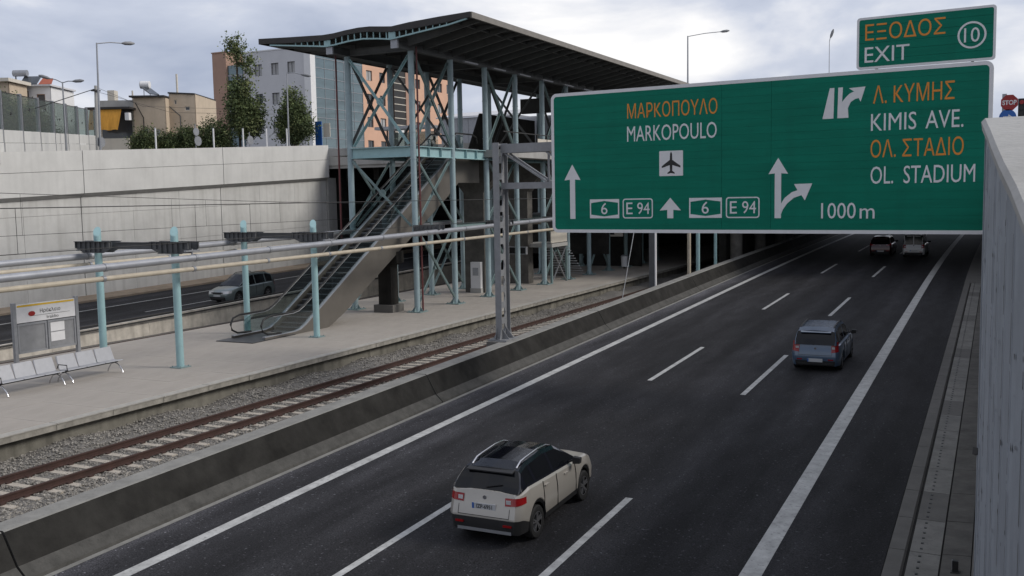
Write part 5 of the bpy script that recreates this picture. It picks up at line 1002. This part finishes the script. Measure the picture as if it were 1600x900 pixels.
bn = thing('blue_banner', 'narrow blue advertising banner at the end of the retaining wall', 'banner', (-54.3, 72.6, 11.6)); MB().box((-54.6, 72.6, 11.3), (-53.9, 72.66, 14.0)).build('banner', 'blue', bn); MB().box((-53.7, 72.6, 12.6), (-53.0, 72.66, 13.8)).build('side_panel', 'cream', bn); MB().tube([(-54.25, 72.7, 10.5), (-54.25, 72.7, 14.1)], .04, 8).build('pole', 'steel', bn)
# ================================================================== TREES
LM = [leafmat('leaf_dark', (.058, .080, .034)), leafmat('leaf_mid', (.105, .135, .052)), leafmat('leaf_light', (.18, .20, .085))]
def tree(name, lab, base, h, blobs, n, leaf=.22, tr=.16, group=None, mi=0, lean=0.):
    base = Vector(base); t = thing(name, lab, 'tree', base, group); tk_ = MB(); zt = max(b[2] for b in blobs)
    tk_.tube([base + Vector((lean * k * k * .1 + random.uniform(-.05, .05), random.uniform(-.05, .05), zt * k)) for k in (0, .25, .5, .75, 1)], [tr, tr * .85, tr * .65, tr * .4, tr * .15], 8)
    for b in blobs:
        z = b[2] * random.uniform(.45, .8); tk_.tube([base + Vector((0, 0, z)), base + Vector((b[0] * .5, b[1] * .5, (z + b[2]) / 2)), base + Vector((b[0], b[1], b[2]))], [tr * .35, tr * .22, tr * .08], 5)
    tk_.build('trunk', 'bark', t); vol = np.array([b[3] * b[4] * b[5] for b in blobs]) ** .75; cnt = (n * vol / vol.sum()).astype(int); V = []; F = []; MI = []
    for b, c in zip(blobs, cnt):
        k = max(3, c // 26)
        for _ in range(k):
            u = rng.normal(size=3); u /= np.linalg.norm(u); rr = rng.random() ** .42; cc = np.array(b[:3]) + u * rr * np.array(b[3:6]); m_ = int(rng.choice([0, 1, 2], p=[.35, .4, .25])) if mi == 0 else int(rng.choice([0, 1, 2], p=[.5, .38, .12])); sp = rng.uniform(.12, .42)
            for _ in range(26):
                p = cc + rng.normal(size=3) * sp; a = rng.normal(size=3); a /= np.linalg.norm(a); q = np.cross(a, rng.normal(size=3)); q /= np.linalg.norm(q); s1 = leaf * rng.uniform(.5, 1.1); s2 = s1 * .5; o = len(V)
                V += [p - a * s1 * .5, p + q * s2 * .5, p + a * s1 * .5, p - q * s2 * .5]; F.append((o, o + 1, o + 2, o + 3)); MI.append(m_)
    me = bpy.data.meshes.new('crown'); me.from_pydata([tuple(v) for v in V], [], F)
    for m_ in LM: me.materials.append(m_)
    me.polygons.foreach_set('material_index', MI); o = bpy.data.objects.new('crown', me); COL.objects.link(o); o.parent = t; return t
tree('poplar_tree', 'tall ragged tree with a tuft at its top before the white office', (-60.4, 69.4, 11), 10.6, [(-.1, 0, 9.6, .75, .75, 1.0), (.1, .1, 8.4, .45, .45, .5), (1.15, .2, 8.0, .55, .5, .95), (.3, 0, 6.0, 1.1, 1.0, 1.0), (.0, 0, 4.6, 1.3, 1.2, 1.2), (1.3, .1, 4.0, 1.3, 1.1, 1.3), (1.0, 0, 2.7, 1.3, 1.1, 1.1), (-.4, 0, 3.2, .8, .9, 1.0), (1.6, 0, 2.6, .9, .9, .8)], 12500, .29)
tree('round_tree', 'dense dark rounded tree beside the glazed corner of the white office block', (-55.6, 71.0, 11), 6, [(-.2, 0, 4.9, .7, .7, 1.0), (.1, 0, 3.6, 1.2, 1.1, 1.2), (-.8, 0, 3.0, 1.0, 1.0, 1.1), (.7, 0, 2.6, 1.1, 1.0, 1.1), (-.2, 0, 1.9, 1.4, 1.2, .9)], 12500, .27, mi=1)
for px, w, h, lab in ((-67.8, 1.5, 2.4, 'bushy tree partly hiding the beige house, leftmost of the low trees'), (-66.0, 1.1, 2.0, 'small low tree between two taller bushes above the wall'), (-64.5, 1.3, 2.5, 'low dark bushy tree behind the white wall posts'), (-62.4, 1.9, 3.2, 'wide dark bushy tree left of the tall ragged tree')):
    y = 65.9 + (px + 67.5) * .49
    tree('bushy_tree', lab, (px, y, 11), h, [(0, 0, h * .72, w * .75, w * .7, h * .35), (-w * .5, 0, h * .5, w * .6, w * .6, h * .32), (w * .5, 0, h * .5, w * .65, w * .6, h * .32), (0, .2, h * .3, w, w * .8, h * .25)], 8000, .24, .1, 'low trees along the top of the retaining wall', mi=1)
for i, (x, y, lab) in enumerate(((-64.5, 49.0, 'olive green shrub seen through the noise barrier panes, nearest the left edge'), (-67.5, 52.5, 'tall olive green shrub rising just over the noise barrier'), (-70.5, 56.5, 'olive green shrub seen through the noise barrier, farthest from the left edge'))):
    tree('olive_shrub', lab, (x, y, 11), 4, [(0, 0, 2.4, 1.7, 1.3, 1.2), (.9, .5, 1.6, 1.3, 1.2, 1.0), (-.9, -.5, 1.5, 1.3, 1.2, 1.0), (.2, .1, 3.2, 1.0, .9, .8)], 6000, .24, .1, 'shrubs behind the noise barrier')
# ================================================================== LAMPS, POLES AND SIGNS ON THE BANKS
def lamp(lab, base, top, arms, r_=.09):
    base, top = Vector(base), Vector(top); t = thing('street_lamp', lab, 'street lamp', base, 'street lamps')
    MB().tube([base, base.lerp(top, .5), top], [r_, r_ * .8, r_ * .55], 10).build('pole', 'steel', t, 40)
    for a in arms:
        a = Vector(a); e_ = top + a; MB().tube([top - Vector((0, 0, .05)), top + a * .5 + Vector((0, 0, .04)), e_], .035, 8).build('arm', 'steel', t, 40); dd = a.normalized()
        h = MB().tube([e_ - dd * .1, e_ + dd * .12, e_ + dd * .5, e_ + dd * .75], [.05, .12, .13, .05], 10); h.build('lamp_head', 'gantry', t, 40)
lamp('tall single arm street lamp standing behind the left retaining wall', (-53.9, 48.2, 9.6), (-53.9, 48.4, 17.75), [(.75, 1.55, .1)])
lamp('double arm street lamp with drooping heads behind the noise barrier', (-63.6, 53.7, 10.9), (-63.6, 53.7, 16.3), [(-.85, -.5, .3), (.75, .4, .05)])
lamp('slender street lamp in front of the white office block', (-54.7, 69.0, 10.7), (-54.8, 69.2, 18.0), [(1.2, .55, -.25)], .08)
lamp('single arm street lamp rising above the far end of the station roof', (-26.9, 94.1, 10.4), (-27.0, 94.5, 22.0), [(2.9, 1.4, .35)], .11)
lamp('thin pole with two small floodlights above the middle of the big sign', (-14.8, 100.2, 10.4), (-14.84, 100.4, 21.3), [(.12, 0, .35)], .05)
up = thing('utility_pole', 'pale utility pole with cables near the end of the noise barrier', 'utility pole', (-57.2, 50.9, 10.2)); MB().tube([(-57.2, 50.9, 10), (-57.24, 51.1, 15.4)], [.13, .1], 8).build('pole', 'conc', up, 40); MB().tube([(-57.24, 51.1, 15.2), (-59.5, 47.5, 13.6)], .03, 6).build('stay_cable', 'dark', up); MB().box((-57.4, 50.8, 15.0), (-57.0, 51.3, 15.1)).build('crossarm', 'dark', up)
MB().tube([(-57.24, 51.1, 15.3), (-60, 58, 14.6), (-63, 66, 15.2), (-75, 95, 17.5)], .012, 4).build('cable', 'dark', up); MB().tube([(-57.24, 51.1, 15.0), (-59, 60, 14.2), (-60, 72, 14.9), (-66, 100, 17.0)], .012, 4).build('cable', 'dark', up)
for i, (px_, lab) in enumerate(((52.7, 'first white wall-top post beside the noise barrier end'), (58.5, 'white wall-top post left of the round sign backs'), (61.8, 'white wall-top post right of the round sign backs'), (64.6, 'white wall-top post below the ragged tree'), (67.2, 'white wall-top post nearest the bridge'))):
    t = thing('wall_post', lab, 'post', (-53.45, px_, wtop(px_) - .9), 'white posts on top of the retaining wall'); MB().tube([(-53.45, px_, wtop(px_) - .95), (-53.45, px_, wtop(px_) + 1.45)], .06, 8).build('shaft', 'bwhite2', t, 40); MB().tube([(-53.45, px_, wtop(px_) + 1.45), (-53.45, px_, wtop(px_) + 1.49)], .07, 8).build('cap', 'steel', t)
for y, lab, n in ((48.4, 'grey back of a round traffic sign beside the noise barrier', 1), (57.3, 'grey backs of two round traffic signs stacked on one pole above the wall', 2), (63.3, 'grey back of a round traffic sign in front of the white office block', 1)):
    t = thing('traffic_sign', lab, 'sign', (-54.1, y, wtop(y) - 1)); MB().tube([(-54.1, y, wtop(y) - 1), (-54.1, y, wtop(y) + .6 + .6 * n)], .035, 8).build('pole', 'steel', t)
    for k in range(n): z = wtop(y) + .55 + .68 * k; MB().tube([(-54.03, y + .15 * (k == 0) * (n > 1), z), (-54.0, y + .15 * (k == 0) * (n > 1), z)], .36 if k == 0 else .30, 20).build('plate', 'steel', t)
ss_ = thing('stop_sign', 'red octagonal stop sign above a blue round arrow sign on a grey post', 'sign', (.2, 54.1, 8.8))
MB().box((.06, 54.2, 8.7), (.26, 54.3, 11.65)).build('post', 'steel', ss_)
def disc(n, r_, x, y, z, th=.02, rot=0): return MB().prism([(x + r_ * math.cos(6.2832 * (k + .5) / n + rot), y, z + r_ * math.sin(6.2832 * (k + .5) / n + rot)) for k in range(n)], (0, th, 0))
disc(8, .40, .38, 54.16, 11.22).build('octagon', 'red', ss_); disc(24, .38, .32, 54.16, 10.52).build('blue_disc', 'blue', ss_); MB().prism([(.12, 54.155, 10.47), (.35, 54.155, 10.47), (.35, 54.155, 10.38), (.55, 54.155, 10.52), (.35, 54.155, 10.66), (.35, 54.155, 10.57), (.12, 54.155, 10.57)], (0, -.01, 0)).build('arrow', 'white', ss_)
c = bpy.data.curves.new('t', 'FONT'); c.body = 'STOP'; c.align_x = 'CENTER'; c.size = .30; c.offset = .008; o = bpy.data.objects.new('t', c); COL.objects.link(o); me = bpy.data.meshes.new_from_object(o.evaluated_get(bpy.context.evaluated_depsgraph_get())); bpy.data.objects.remove(o)
for v in me.vertices: v.co = (.18 + v.co.x * .85, .05, 2.32 + v.co.y)
me.materials.clear(); me.materials.append(M['white']); o = bpy.data.objects.new('lettering', me); COL.objects.link(o); o.parent = ss_
tl = thing('traffic_light', 'small traffic light with red lens beside the stop sign', 'traffic light', (.9, 54.4, 8.8)); MB().tube([(.9, 54.5, 8.7), (.9, 54.5, 10.9)], .05, 8).build('pole', 'steel', tl); MB().box((.76, 54.3, 10.5), (1.06, 54.55, 11.4)).build('housing', 'black', tl)
for z, m in ((11.22, 'red'), (10.95, 'dark'), (10.68, 'dark')): MB().tube([(.91, 54.26, z), (.91, 54.3, z)], .1, 14).build('lens', m, tl)
cb = thing('control_cabinet', 'white roadside cabinet behind the concrete coping', 'cabinet', (1.15, 54.6, 8.8)); MB().box((.98, 54.4, 8.8), (1.9, 55.0, 10.4)).build('case', 'bwhite2', cb); MB().box((.95, 54.37, 10.4), (1.93, 55.03, 10.46)).build('lid', 'steel', cb); MB().box((1.1, 54.39, 9.0), (1.78, 54.4, 10.3)).build('door', 'white', cb)
